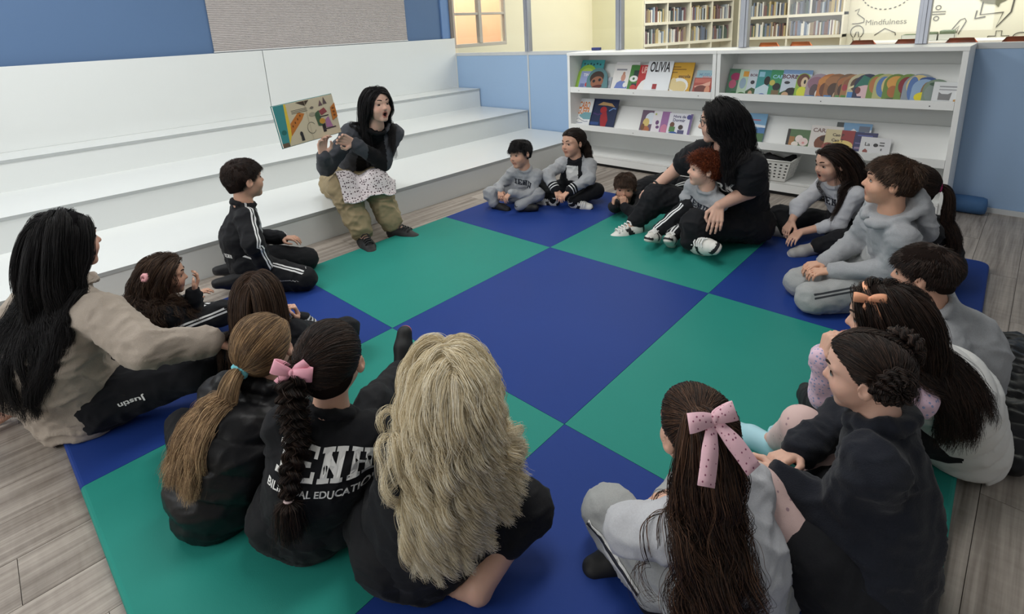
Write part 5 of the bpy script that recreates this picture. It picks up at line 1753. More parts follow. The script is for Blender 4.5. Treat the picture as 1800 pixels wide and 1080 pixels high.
# ------------------------------------------------------------------ cloth colours
c_grey = cloth('grey_marl_sweatshirt', (176, 178, 182), .95, heather=.55)
c_grey_st = cloth('grey_marl_trousers', (178, 180, 180), .95, heather=.55, stripe=(238, 238, 238))
c_lgrey = cloth('pale_grey_marl', (206, 208, 214), .95, heather=.45)
c_blk = cloth('black_track_fabric', (21, 22, 26), .8)
c_blk2 = cloth('black_cotton', (24, 25, 29), .9)
c_navy = cloth('navy_fleece', (28, 31, 40), .95, sheen=.12, weave=400, bumpv=.4)
c_blk_st = cloth('black_track_striped', (21, 22, 26), .8, stripe=(235, 235, 235))
c_puff = cloth('black_puffer_shell', (20, 20, 23), .42, sheen=0, bumpv=.12)
m_sh_blk = plain('shoe_black', (26, 26, 28), .6); m_sh_wht = plain('shoe_white', (222, 220, 214), .5); m_sole = plain('sole_white', (220, 216, 206), .6); m_sole_blk = plain('sole_black', (24, 24, 26), .7)
m_lace = plain('lace_white', (230, 230, 228), .8); m_sh_gry = plain('shoe_grey', (170, 168, 166), .6)
m_print = plain('print_white', (232, 232, 230), .7); m_printd = plain('print_dark', (34, 37, 48), .8)
BLK = dict(upper=m_sh_blk, sole=m_sole_blk); BLW = dict(upper=m_sh_blk, sole=m_sole, lace=m_lace); WHT = dict(upper=m_sh_wht, sole=m_sole, lace=m_lace, accent=m_sh_blk)
SK = (216, 172, 150); SK2 = (206, 160, 136)


def crossed(P, yaw, s=1.0, spread=.25, fwd=.19):
    y = math.radians(yaw); f = A3(math.cos(y), math.sin(y), 0); r = A3(math.sin(y), -math.cos(y), 0); p = A3(P[0], P[1], 0)
    return dict(L=dict(k=p + s * (fwd * f - spread * r) + A3(0, 0, .10), a=p + s * ((fwd + .07) * f + .07 * r) + A3(0, 0, .055), t=r * .9 + f * .3, u=f * .5 + A3(0, 0, .8) - r * .2),
                R=dict(k=p + s * (fwd * f + spread * r) + A3(0, 0, .10), a=p + s * ((fwd + .01) * f - .07 * r) + A3(0, 0, .055), t=-r * .9 + f * .3, u=f * .5 + A3(0, 0, .8) + r * .2))


def lap(P, yaw, s=1.0, fwd=.20, z=.17):
    y = math.radians(yaw); f = A3(math.cos(y), math.sin(y), 0); r = A3(math.sin(y), -math.cos(y), 0); p = A3(P[0], P[1], z)
    return dict(L=dict(w=p + s * (fwd * f - .07 * r), pole=-f * .7 - A3(0, 0, .8) - .15 * r, d=r * .7 + f * .6 - A3(0, 0, .2)), R=dict(w=p + s * (fwd * f + .07 * r), pole=-f * .7 - A3(0, 0, .8) + .15 * r, d=-r * .7 + f * .6 - A3(0, 0, .2)))


# ================================================================== the storyteller on the bleacher
i = person('woman in a dark cardigan and khaki trousers reading aloud on the bleacher', P=(2.0, .68, .275), yaw=250, head=(1.985, 0.183, 0.890), hyaw=270, hpitch=2, adult=True, s=.98, mouth=1.0, skin=(222, 180, 160),
           arms=dict(R=dict(e=(1.648, 0.360, 0.505), w=(1.569, 0.220, 0.616), d=(.05, -.12, 1), pn=(.25, -1, .1), curl=.55, thumb=.6), L=dict(e=(1.984, 0.200, 0.487), w=(1.744, 0.175, 0.693), d=(-.9, .0, .45), pn=(-.3, -.9, -.1), curl=.5)),
           legs=dict(R=dict(k=(1.606, 0.019, 0.400), a=(1.729, 0.127, 0.055), t=(-.25, -.95, 0)), L=dict(k=(1.778, -0.099, 0.385), a=(1.955, 0.113, 0.055), t=(.35, -.9, 0))),
           top=dict(mats=[cloth('charcoal_cardigan', (76, 78, 84), .95, heather=.3), cloth('black_top', (16, 16, 19), .9)], g=.016, hem=.02, name='cardigan', collar=(.062, .012), hips=.104,
                    mi=lambda fc, i, la, ts: (((fc - i['P']) @ i['tf'] > .05) & (np.abs((fc - i['P']) @ i['sr']) < .025 + .16 * np.clip((fc - i['P']) @ i['td'] - .10, 0, .30))  & ((fc - i['P']) @ i['td'] > .04) & (np.abs((fc - i['Sc']) @ i['sr']) < .085)).astype(int)),
           bottom=dict(mat=cloth('khaki_cotton', (158, 142, 112), .9, bumpv=.4), g=.034, wr=.022, len=.90), shoes=dict(upper=m_sh_blk, sole=m_sole, lace=m_sh_blk), seed=11, slouch=.05, brow=(26, 20, 20))
long_hair(i, m_black_hair, n=5000, guides=300, length=.44, gather=.10, part=.05, th=.06, layer=(.002, .014), rad=.0007, seed=12, back=.75, spread=(.010, .012, .006))
teacher = i
# patterned cloth over her lap
lapv, lapf = [], []
q0, q1, q2, q3 = [A3(*x) for x in ((1.675, 0.300, 0.484), (2.102, 0.250, 0.414), (1.969, 0.050, 0.246), (1.636, 0.120, 0.436))]
from mathutils.bvhtree import BVHTree
tm = i['trousers'].data
bv = BVHTree.FromPolygons([tuple(x.co) for x in tm.vertices], [tuple(p.vertices) for p in tm.polygons])
n = 22
for a in range(n):
    for b in range(n):
        u, w = a / (n - 1), b / (n - 1)
        p = (q0 * (1 - u) + q1 * u) * (1 - w) + (q3 * (1 - u) + q2 * u) * w
        hit = bv.ray_cast(Vector((p[0], p[1], 1.0)), Vector((0, 0, -1)))
        z = hit[0].z if hit[0] is not None else .30
        lapv.append((p[0], p[1], max(z, .27) + .012 + .005 * math.sin(9 * u + 5 * w)))
lv_ = np.array(lapv).reshape(n, n, 3)
for _ in range(6):
    z = lv_[..., 2]; zz = np.pad(z, 1, 'edge'); av = (zz[:-2, 1:-1] + zz[2:, 1:-1] + zz[1:-1, :-2] + zz[1:-1, 2:]) / 4
    lv_[..., 2] = np.maximum(z, av)
lapf = [(a * n + b, (a + 1) * n + b, (a + 1) * n + b + 1, a * n + b + 1) for a in range(n - 1) for b in range(n - 1)]
o = mesh('patterned_cloth', lv_.reshape(-1, 3), lapf, None, [cloth('paisley_print', (226, 218, 220), .9, dots=(62, .33, (74, 54, 62)))], True)
sd = o.modifiers.new('s', 'SOLIDIFY'); sd.thickness = .006
tag(o, 'white cloth with a dark floral print laid over the reading woman\'s lap', 'cloth')

# the picture book she holds up, open, cover boards behind
bt = empty('open_picture_book', (0, 0, 0)); tag(bt, 'open wide picture book held up by the reading woman', 'book')
c00, c10, c11, c01 = [A3(*x) for x in ((1.306, 0.155, 0.722), (1.711, 0.205, 0.748), (1.715, 0.235, 0.999), (1.311, 0.185, 0.968))]
ex_, ey_ = nrm(c10 - c00), nrm(c01 - c00); nz_ = nrm(np.cross(ex_, ey_)); ey_ = np.cross(nz_, ex_)
bw, bh = np.linalg.norm(c10 - c00), np.linalg.norm(c01 - c00)
BEI = (214, 200, 172)
MB().box((-.004, -.004, -.014), (bw + .004, bh + .004, -.010)).build('cover', [flat((70, 130, 130))], bt)
MB().box((0, 0, -.010), (bw * .5, bh, 0)).box((bw * .5, 0, -.010), (bw, bh, 0)).build('pages', m_page, bt)
OR_ = (200, 120, 50)
shp = [('r', 0, 0, 1, 1, BEI), ('p', [(0, 0), (.11, 0), (.17, 1), (0, 1)], (64, 146, 148)), ('p', [(.11, .03), (.17, 1), (.2, 1), (.19, .3)], (232, 200, 70)), ('p', [(0, 0), (.11, 0), (.1, .1), (0, .1)], (110, 90, 70)), ('e', .07, .35, .04, .06, (40, 110, 104)),
       ('p', [(.17, .22), (.4, .55), (.46, .68), (.36, .74), (.2, .52)], OR_)] + [('r', .22 + .05 * k, .42 + .07 * k, .24 + .05 * k, .47 + .07 * k, (120, 70, 30)) for k in range(4)] + \
      [('r', .26, .80 - .035 * k, .52, .812 - .035 * k, (90, 84, 76)) for k in range(3)] + \
      [('l', arc(.52, .3, .07, .14, 30, 330), .006, (60, 56, 52)), ('e', .33, .22, .025, .06, (50, 48, 50)), ('p', [(.31, .05), (.36, .05), (.355, .2), (.315, .2)], (50, 48, 50)),
       ('p', [(.36, .98), (.5, .86), (.58, .98)], (70, 56, 44)), ('p', [(.62, .62), (.7, .68), (.72, .28), (.64, .3)], (70, 96, 70)), ('p', [(.70, .3), (.76, .34), (.75, .12), (.70, .12)], (40, 36, 40)), ('e', .72, .4, .05, .07, (206, 150, 60)),
       ('p', [(.7, .66), (.8, .72), (.84, .6), (.73, .54)], (150, 70, 74)), ('p', [(.78, .42), (.84, .48), (.88, .2), (.76, .22)], (176, 120, 160)), ('r', .70, .17, .93, .2, (70, 50, 60)), ('r', .69, .5, .85, .525, (50, 44, 48)),
       ('p', [(.72, .78), (.76, .92), (.79, .78)], (110, 84, 90)), ('p', [(.8, .8), (.83, .98), (.87, .8)], (96, 80, 84)), ('e', .58, .62, .05, .05, (170, 160, 140)), ('e', .6, .78, .03, .03, (120, 110, 100)), ('p', [(.9, .35), (1, .42), (1, .78), (.91, .68)], OR_), ('r', .497, 0, .503, 1, (190, 176, 150))] + [('r', .93, .45 + .09 * k, .97, .5 + .09 * k, (130, 76, 34)) for k in range(3)]
o = print_mesh('page_print', shp, bw, bh, bt, .00015)
Mx = Matrix.Identity(4)
for r_ in range(3): Mx[r_][0], Mx[r_][1], Mx[r_][2], Mx[r_][3] = ex_[r_], ey_[r_], nz_[r_], c00[r_]
bt.matrix_world = Mx

# ================================================================== far group
i = person('small boy in grey sweatshirt and grey trousers sitting cross-legged by the bleacher end', P=(2.99, -.17, .085), yaw=205, headscale=1.1, head=(2.900, -0.243, 0.420), hyaw=176, hpitch=-4, hroll=8, s=.88, sex='boy', skin=SK2,
           arms=dict(R=dict(w=(2.754, -0.157, 0.160), d=(-.4, -.5, -.5), curl=.6), L=dict(w=(2.759, -0.266, 0.160), d=(-.7, .1, -.5), curl=.6)),
           legs=dict(R=dict(k=(2.752, -0.049, 0.110), a=(2.745, -0.089, 0.050), t=(.1, -.9, 0), u=(-.4, 0, .8)), L=dict(k=(2.949, -0.356, 0.110), a=(2.798, -0.304, 0.050), t=(.35, -.7, .1), u=(-.5, -.2, .5))),
           top=dict(mats=[c_grey], collar=(.055, .010), g=.013), bottom=dict(mat=c_grey, g=.014), shoes=BLK, seed=21)
short_hair(i, m_black_hair, seed=22, fringe=.7, length=.28)
text_decal('lettering', 'IENH', .050, i['top'], i['Sc'] - i['td'] * .052, -i['sr'], i['tf'], m_printd, i['root'], reach=.125)

i = person('girl in black and grey varsity jacket sitting cross-legged before the left bookshelf', P=(3.29, -.45, .085), yaw=207, head=(3.223, -0.488, 0.470), hyaw=172, hpitch=0, hroll=4, s=.98, skin=SK2,
           arms=dict(R=dict(e=(3.056, -0.371, 0.240), w=(3.020, -0.482, 0.150), d=(-.3, -.6, -.4), curl=.6), L=dict(e=(3.212, -0.649, 0.220), w=(3.053, -0.580, 0.150), d=(-.7, .2, -.4), curl=.6)),
           legs=dict(R=dict(k=(3.120, -0.229, 0.110), a=(3.082, -0.416, 0.050), t=(-.3, .6, 0), u=(-.4, 0, .8)), L=dict(k=(3.285, -0.658, 0.110), a=(3.102, -0.565, 0.050), t=(.2, -.8, 0), u=(-.6, -.2, .6))),
           top=dict(mats=[cloth('varsity_black', (24, 25, 30), .9), cloth('varsity_grey', (178, 180, 184), .95, heather=.5, cuff=[(-1, .048, (22, 23, 28)), (.006, .013, (225, 225, 225)), (.026, .033, (225, 225, 225))]), cloth('white_tee', (222, 222, 220), .9)], collar=(.056, .013), g=.017, name='varsity_jacket',
                    mi=lambda fc, i, la, ts: np.where(limb_attrs(fc, la)[2] < np.min([pd(p, fc) for p in ts[:2]], 0) - .004, 1, np.where(((fc - i['P']) @ i['tf'] > .03) & (np.abs((fc - i['P']) @ i['sr']) < .045) & ((fc - i['Nb']) @ i['td'] < -.03), 2, 0))),
           bottom=dict(mat=c_blk, g=.012), shoes=WHT, seed=23)
cp = tied_hair(i, m_dark_hair, (.1, -.95, -.25), n=3000, th=.06, rad=.0007, seed=24)
tail(i, m_dark_hair, i['hd'].wld((.15, -1.0, -.2)), -i['hd'].R[1] + .3 * i['hd'].R[0], .30, n=3000, guides=80, rad=.0007, r0=.03, wave=(.007, .05, .5), spread=(.012, .026, .02), parent=cp, fan=1.0, seed=25)

i = person('child with brown hair lying on the mat propped on elbows, fists at the face', P=(3.72, -1.02, .10), yaw=190, head=(3.258, -0.929, 0.185), hyaw=206, hpitch=-6, s=.92, sex='boy', skin=SK2,
           arms=dict(R=dict(e=(3.025, -0.947, 0.035), w=(3.090, -0.936, 0.090), d=(.25, .0, .9), pn=(.6, -.5, 0), curl=1.1), L=dict(e=(3.091, -1.095, 0.035), w=(3.133, -0.996, 0.090), d=(.25, .25, .9), pn=(.5, .6, 0), curl=1.1)),
           legs=dict(R=dict(k=(3.95, -.86, .06), a=(4.15, -.80, .05), t=(.9, 0, -.2), u=(-.2, 0, -1)), L=dict(k=(3.98, -1.10, .06), a=(4.2, -1.12, .05), t=(.9, 0, -.2), u=(-.2, 0, -1))),
           top=dict(mats=[c_blk2], g=.013, collar=(.055, .010)), bottom=dict(mat=c_blk_st, g=.012), shoes=BLK, seed=27)
short_hair(i, m_brown_hair, seed=28, length=.30, fringe=.5, th=.08)

# woman with the red-haired boy in her lap
womanB = i = person('woman in black T-shirt sitting with a red-haired boy between her knees', P=(3.26, -1.72, .125), yaw=163, head=(2.979, -1.702, 0.770), hyaw=120, hpitch=-4, adult=True, s=1.0, skin=(214, 172, 152), girth=1.15,
           arms=dict(R=dict(e=(3.173, -1.373, 0.410), w=(3.061, -1.278, 0.300), d=(-.5, .45, -.55), pn=(.2, .3, -1), curl=.45), L=dict(e=(3.062, -1.858, 0.370), w=(2.892, -1.766, 0.310), d=(-.55, -.1, -.75), pn=(.5, .3, -.4), curl=.35)),
           legs=dict(R=dict(k=(3.072, -1.290, 0.230), a=(2.976, -1.191, 0.065), t=(-.7, .35, -.1), u=(-.2, .1, 1)), L=dict(k=(2.895, -1.642, 0.170), a=(2.863, -1.626, 0.070), t=(-.5, -.55, .35), u=(-.6, .1, .6))),
           top=dict(mats=[c_blk2], sleeve=-.62, g=.016, hem=.06, name='t_shirt', collar=(.060, .008), cuffs=False, hips=.112), bottom=dict(mat=c_blk, g=.016, wr=.018), shoes=dict(upper=m_sh_wht, sole=m_sole, lace=m_lace, accent=m_sh_blk), seed=31, slouch=.06, brow=(24, 20, 20))
long_hair(i, m_black_hair, n=7000, guides=300, length=.40, gather=.085, lateral=.6, th=.06, layer=(.003, .022), rad=.0007, wave=(.007, .09, .3), seed=32, back=.9, spread=(.012, .018, .012))
text_decal('lettering', 'YORK', .095, i['top'], i['ch'] - i['td'] * .02 + i['sr'] * .02, -i['sr'], i['tf'], m_print, i['root'])

gl = MB(); hd = i['hd']
for sx in (-1, 1):
    ring = [hd.wld(A3(sx * .29 + .20 * math.cos(a), .80 - .10 * abs(math.cos(a)) * (1 if math.cos(a) * sx > 0 else 0), .02 + .17 * math.sin(a))) for a in np.linspace(0, 2 * math.pi, 19)]
    gl.tube(ring, .0017, 6, cap=False); gl.tube([hd.wld(A3(sx * .48, .70, .06)), hd.wld(A3(sx * .68, .40, .05)), hd.wld(A3(sx * .74, -.05, .06))], .0016, 6)
gl.tube([hd.wld(A3(-.09, .82, .05)), hd.wld(A3(0, .86, .07)), hd.wld(A3(.09, .82, .05))], .0016, 6)
gl.build('glasses', plain('glasses_frame', (40, 36, 38), .3), i['root'], smooth=True)
scrunchie(i, i['J']['WR'] * .9 + i['J']['ER'] * .1, i['J']['WR'] - i['J']['ER'], .031, .006, plain('band_black', (18, 18, 20), .5), name='wristband')

i = person('red-haired boy in grey sweatshirt sitting between the knees of the woman in black', P=(3.06, -1.60, .16), yaw=158, head=(2.928, -1.656, 0.500), hyaw=128, hpitch=2, s=.95, sex='boy', skin=(226, 182, 160), brow=(130, 76, 50),
           arms=dict(R=dict(e=(2.992, -1.530, 0.280), w=(2.961, -1.597, 0.230), d=(-.5, -.5, -.4), curl=.5), L=dict(e=(2.975, -1.724, 0.300), w=(2.923, -1.663, 0.240), d=(-.7, .3, -.4), curl=.5)),
           legs=dict(R=dict(k=(2.978, -1.553, 0.245), a=(2.868, -1.407, 0.085), t=(-.65, -.1, .25), u=(.2, 0, .9)), L=dict(k=(3.022, -1.569, 0.200), a=(2.888, -1.495, 0.070), t=(-.6, -.2, .4), u=(.4, .1, .8))),
           top=dict(mats=[c_grey], collar=(.055, .010), g=.013), bottom=dict(mat=c_blk_st, g=.010, out=dict(R=(-.2, -.4, 1), L=(-.2, -.3, 1))), shoes=WHT, seed=33)
short_hair(i, m_red_hair, seed=34, curl=.5, n=7000, length=.22, th=.075, lift=.25, rad=.0007, lumps=.02)
text_decal('lettering', 'IENH', .050, i['top'], i['Sc'] - i['td'] * .052, -i['sr'], i['tf'], m_printd, i['root'], reach=.125)

# ================================================================== right-hand row
i = person('girl with long dark hair in pale grey top sitting cross-legged, mouth open', P=(3.56, -2.27, .09), yaw=152, headscale=.94, head=(3.398, -2.170, 0.500), hyaw=140, hpitch=-8, s=1.0, mouth=.55, skin=SK,
           arms=dict(R=dict(e=(3.348, -2.040, 0.240), w=(3.269, -2.034, 0.170), d=(-.4, .2, -.6), curl=.5), L=dict(e=(3.355, -2.242, 0.170), w=(3.249, -2.092, 0.120), d=(-.9, .3, -.35), curl=.4)),
           legs=dict(R=dict(k=(3.503, -1.898, 0.110), a=(3.415, -1.971, 0.055), t=(-.1, .8, 0), u=(-.5, 0, .7)), L=dict(k=(3.285, -2.283, 0.100), a=(3.261, -2.181, 0.055), t=(-.75, .4, 0), u=(-.4, -.4, .6))),
           top=dict(mats=[c_lgrey], sleeve=.52, collar=(.056, .009), g=.011, wr=.010), bottom=dict(mat=c_blk, g=.014), shoes=dict(upper=m_sh_gry, sole=m_sole), seed=41)
long_hair(i, m_dark_hair, n=6000, guides=300, length=.48, gather=.09, part=.1, th=.05, rad=.0006, seed=42, back=1.7, lateral=.6, layer=(.002, .014), spread=(.010, .014, .008))
text_decal('lettering', 'IENH', .050, i['top'], i['Sc'] - i['td'] * .052, -i['sr'], i['tf'], m_printd, i['root'], reach=.125)

i = person('girl in black with a dark ponytail and magenta hair tie behind the hooded boy', P=(3.30, -2.70, .09), yaw=120, head=(3.107, -2.574, 0.500), hyaw=100, hpitch=0, s=1.0, skin=SK,
           arms=dict(L=dict(e=(3.12, -2.55, .16), w=(3.399, -2.325, 0.060), d=(-.55, .75, -.05), pn=(0, 0, -1), curl=.35), R=dict(w=(3.267, -2.351, 0.050), d=(-.5, .8, 0), curl=.4)),
           legs=crossed((3.30, -2.66), 120), top=dict(mats=[c_blk2], collar=(.056, .012), g=.016, name='jacket'), bottom=dict(mat=c_blk), shoes=BLK, seed=43)
cp = tied_hair(i, m_dark_hair, (0.0, -1.0, .15), n=3500, th=.05, rad=.0006, seed=44)
tp = i['hd'].wld((0.0, -1.10, .16))
scrunchie(i, i['hd'].wld((0, -1.03, .15)), -i['hd'].R[1], .016, .008, plain('tie_magenta', (190, 50, 120), .7), cp)
tail(i, m_dark_hair, tp, -i['hd'].R[1] * .7 + A3(0, 0, .15), .34, n=3000, guides=70, rad=.0006, r0=.010, wave=(.004, .12, .2), spread=(.006, .020, .012), layer=(.006, .035), parent=cp, seed=45, grav=.36)

i = person('boy in a grey hooded sweatshirt kneeling in profile with hands in his lap', P=(2.86, -2.57, .14), yaw=122, headscale=.94, head=(2.70, -2.555, .622), hyaw=104, hpitch=4, s=1.06, sex='boy', skin=(212, 164, 138),
           arms=dict(L=dict(w=(2.66, -2.38, .18), e=(2.68, -2.60, .24), d=(-.5, .8, -.1), pn=(0.1, 0, -1), curl=.6), R=dict(w=(2.74, -2.34, .18), d=(-.6, .6, -.1), pn=(0, 0, -1), curl=.6)),
           legs=dict(L=dict(k=(2.56, -2.33, .062), a=(2.78, -2.56, .04), t=(.7, -.6, 0), u=(-.3, .2, -1)), R=dict(k=(2.70, -2.24, .062), a=(2.92, -2.42, .04), t=(.7, -.6, 0), u=(-.3, .2, -1))),
           top=dict(mats=[c_grey], hood=True, g=.017, name='hooded_sweatshirt', collar=(.062, .017), collar_lift=-.012), bottom=dict(mat=cloth('grey_trousers_dark_line', (178, 180, 180), .95, heather=.5, stripe=(60, 62, 66)), g=.018, out=dict(L=(-.3, -.6, .5), R=(.3, .6, .5))), shoes=dict(upper=m_sh_gry, sole=m_sole), seed=3)
short_hair(i, m_brown_hair, seed=4, fringe=.15, length=.26, curl=.03)

i = person('boy in plain grey sweatshirt seen from behind, leaning beside the girl with the peach bow', P=(2.24, -2.90, .09), yaw=98, headscale=.85, head=(2.111, -2.765, 0.485), hyaw=86, hpitch=-6, s=1.06, sex='boy', skin=SK2, slouch=.05,
           arms=lap((2.2, -2.86), 98), legs=crossed((2.22, -2.84), 98), top=dict(mats=[c_grey], collar=(.056, .011), g=.020, hem=.06), bottom=dict(mat=c_blk, g=.014), shoes=BLK, seed=47)
short_hair(i, m_dark_hair, seed=48, length=.26, fringe=.3)

i = person('girl with peach bow headband and white quilted gilet, chin on her hand', P=(1.96, -2.91, .09), yaw=104, headscale=.9, head=(1.731, -2.727, 0.480), hyaw=102, hpitch=-8, s=1.0, skin=SK, slouch=.05,
           arms=dict(L=dict(e=(1.679, -2.620, 0.200), w=(1.631, -2.618, 0.360), d=(.25, -.1, .9), pn=(.5, -.6, 0), curl=1.0), R=dict(e=(1.86, -2.56, .2), w=(1.703, -2.632, 0.360), d=(-.1, -.2, .9), pn=(-.4, -.8, 0), curl=1.0)),
           legs=dict(L=dict(k=(1.697, -2.599, 0.130), a=(1.86, -2.55, .05), t=(.8, .3, 0), u=(0, 0, 1)), R=dict(k=(2.05, -2.60, .12), a=(1.82, -2.62, .05), t=(-.6, .6, 0))),
           top=dict(mats=[cloth('pink_plaid', (226, 196, 214), .9, dots=(90, .30, (150, 160, 200)))], g=.012, collar=(.056, .01)), bottom=dict(mat=c_blk, g=.014), shoes=BLK, seed=51)
vt = [ec(i['P'] - A3(0, 0, .02), i['mid'], .150, .130, i['tf'], .84, .04), ec(i['mid'], i['ch'], .124, .122, i['tf'], .78, .04), rc(i['sh']['L'] * .8 + i['sh']['R'] * .2, i['sh']['R'] * .8 + i['sh']['L'] * .2, .050, .050, .03)]
garment('gilet', vt, [], .0085, i['root'], [cloth('white_gilet', (222, 222, 220), .55, sheen=0)], .006, 5.0, puffer=(.062, .010), spine=(i['P'], i['td']))
i['coll'] += vt
cp = long_hair(i, m_dark_hair, n=9000, guides=300, length=.37, gather=.05, lateral=.5, th=.06, rad=.0005, seed=52, back=1.0, layer=(.003, .018), spread=(.010, .014, .007), wave=(.004, .12, .2))
hb = [i['hd'].wld(HC0 + (HR0 + .15) * A3(math.cos(a), .38 * math.sin(a) ** 2 + .16, math.sin(a)) / math.sqrt(math.cos(a) ** 2 + (.38 * math.sin(a) ** 2 + .16) ** 2 + math.sin(a) ** 2)) for a in np.linspace(-.15, math.pi + .15, 24)]
m_peach = plain('peach_ribbon', (250, 178, 140), .6)
v, f = ribbon(hb, [i['hd'].R[1]] * 24, .012, .002)
MB().add(v, f).build('headband', m_peach, i['root'], smooth=True)
qb = hb[17]; outd = nrm(qb - i['hd'].wld(HC0))
bow(i, qb + outd * .006, i['hd'].R[1] * -1, i['hd'].R[2], outd, .042, m_peach, tails=[(-.4, -1.0, .30), (.3, -.9, .30)], loop=(.9, .7))

i = person('girl in navy fleece with two braided buns, hands joined over her knees', P=(1.22, -2.84, .095), yaw=96, headscale=.82, head=(1.319, -2.770, 0.545), hyaw=95, hpitch=-10, s=1.06, skin=(222, 178, 158), slouch=.02, hf=.0038,
           arms=dict(L=dict(e=(1.191, -2.778, 0.250), w=(1.203, -2.655, 0.270), d=(-.3, .9, -.05), pn=(.5, .1, -.8), curl=.5, thumb=.2), R=dict(e=(1.52, -2.72, .28), w=(1.309, -2.653, 0.270), d=(-.8, .35, .0), pn=(-.1, -.3, -.9), curl=.5, thumb=.2)),
           legs=dict(L=dict(k=(1.146, -2.625, 0.260), a=(1.36, -2.50, .06), t=(.6, .6, 0)), R=dict(k=(1.427, -2.637, 0.260), a=(1.580, -2.538, 0.060), t=(.2, .9, 0))),
           top=dict(mats=[c_navy], g=.021, hem=.10, name='fleece_jacket', collar=(.058, .017), collar_lift=.0, wr=.015, hips=.120), bottom=dict(mat=cloth('pink_tights', (226, 196, 192), .7, dots=(34, .13, (170, 140, 148))), g=.004, wr=.003, len=.97, name='tights'),
           shoes=dict(upper=plain('shoe_pale_blue', (172, 216, 228), .5), sole=plain('sole_pale_blue', (190, 226, 234), .5)), seed=53, h=.0075)
sk_ = [rc(i['hip']['L'], i['hip']['L'] * .62 + i['J']['KL'] * .38, .098, .094, .04), rc(i['hip']['R'], i['hip']['R'] * .62 + i['J']['KR'] * .38, .098, .094, .04), ec(i['P'], i['P'] + i['td'] * .06, .128, .118, i['tf'], .85, .04), rc(i['hip']['L'] * .6 + i['J']['KL'] * .4, i['hip']['R'] * .6 + i['J']['KR'] * .4, .07, .07, .04)]
garment('skirt', sk_, [], .0085, i['root'], [c_blk2], .012, 7.0)
hd = i['hd']
cp = hair_cap(hd, HL_LONG, .045, [], m_dark_hair, i['root'], lumps=.002)
TL, TR = A3(-.62, -.56, .22), A3(.50, -.66, .52)
tied_hair(i, m_dark_hair, TL, n=5000, th=.045, rad=.0005, seed=54, cap=cp, cond=lambda q: q[:, 0] < -.01)
tied_hair(i, m_dark_hair, TR, n=4500, th=.045, rad=.0005, seed=55, cap=cp, cond=lambda q: q[:, 0] > .01)


def bun(i, c, out, R_, mat, cap, seed):
    """a coiled braid: three interlaced strands wound round into a bun"""
    rng = np.random.default_rng(seed); out = nrm(out); x = nrm(np.cross(out, A3(.2, .1, .97))); y = np.cross(out, x)
    n, m = 1300, 60; t = np.linspace(0, 1, m)
    a = t * 2 * math.pi * 2.0
    rad = R_ * (1.0 - .55 * t); hgt = R_ * (.15 + .65 * t)
    C_ = c + rad[:, None] * (np.cos(a)[:, None] * x + np.sin(a)[:, None] * y) + hgt[:, None] * out
    er = np.cos(a)[:, None] * x + np.sin(a)[:, None] * y
    k = rng.integers(0, 3, n); th = a[None, :] * 4.0 + k[:, None] * 2 * math.pi / 3
    o1, o2 = rng.normal(size=(n, 1)) * R_ * .085, rng.normal(size=(n, 1)) * R_ * .085
    P_ = C_[None] + (R_ * .22 * np.sin(th) + o1)[..., None] * er[None] + (R_ * .16 * np.sin(2 * th) + o2)[..., None] * out
    P_ += rng.normal(size=P_.shape) * R_ * .012
    curves('hair_bun', P_, .0006, cap, mat, taper=False)


for tq, sd_ in ((TL, 56), (TR, 57)):
    cw = hd.wld(tq * 1.03); outd = nrm(cw - hd.wld(HC0))
    bun(i, cw, outd, .034, m_dark_hair, cp, sd_)
cw = hd.wld(TL * 1.03); outd = nrm(cw - hd.wld(HC0))
scrunchie(i, cw + outd * .012 + hd.R[2] * .006, outd, .012, .004, plain('tie_mint', (140, 196, 176), .6), cp)

# ================================================================== near row, from behind
i = person('girl with big pink dotted bow and long dark hair in pale grey sweatshirt', P=(1.02, -2.63, .095), yaw=66, headscale=.93, head=(1.022, -2.526, 0.445), hyaw=62, hpitch=-6, s=1.0, skin=SK, hf=.0038, h=.0075,
           arms=dict(L=dict(w=(1.02, -2.45, .15), e=(0.881, -2.454, 0.230), d=(.8, .3, -.2)), R=dict(w=(1.12, -2.45, .15), d=(-.6, .4, -.2))),
           legs=dict(L=dict(k=(0.988, -2.328, 0.100), a=(0.924, -2.492, 0.050), t=(.5, -.5, 0), u=(-.5, .3, .6)), R=dict(k=(1.26, -2.46, .11), a=(1.02, -2.40, .055), t=(-.7, .4, 0))),
           top=dict(mats=[c_lgrey], collar=(.056, .010), g=.020, hem=.05, wr=.014), bottom=dict(mat=cloth('grey_trousers_plain', (178, 180, 180), .95, heather=.5), g=.018, wr=.014, out=dict(L=(-.75, .45, .2))), shoes=BLK, seed=61)
hd = i['hd']
TQ = A3(-.38, -.72, .80)
cp = tied_hair(i, m_warm_hair, TQ, n=9000, th=.06, rad=.0005, seed=63)
tw = hd.wld(TQ * 1.04)
tail(i, m_warm_hair, tw, -hd.R[1] - A3(0, 0, .6), .56, n=8000, guides=110, rad=.0005, r0=.026, wave=(.013, .12, .6), spread=(.010, .024, .018), layer=(.004, .040), parent=cp, seed=64, grav=.34, jitter=.35, fan=.8)
tail(i, m_warm_hair, hd.wld((-.55, -.55, -.35)), -hd.R[0] * .5 - A3(0, 0, 1), .40, n=120, guides=10, rad=.0005, r0=.02, wave=(.014, .12, .8), spread=(.002, .003, .002), layer=(.003, .012), parent=cp, seed=62, grav=.5, jitter=.5, fan=.15)
m_pink = cloth('pink_dotted_ribbon', (240, 196, 208), .6, dots=(105, .20, (150, 84, 110)), weave=300, sheen=0, bumpv=.1)
outd = nrm(-hd.R[1] * .80 + hd.R[2] * .55)
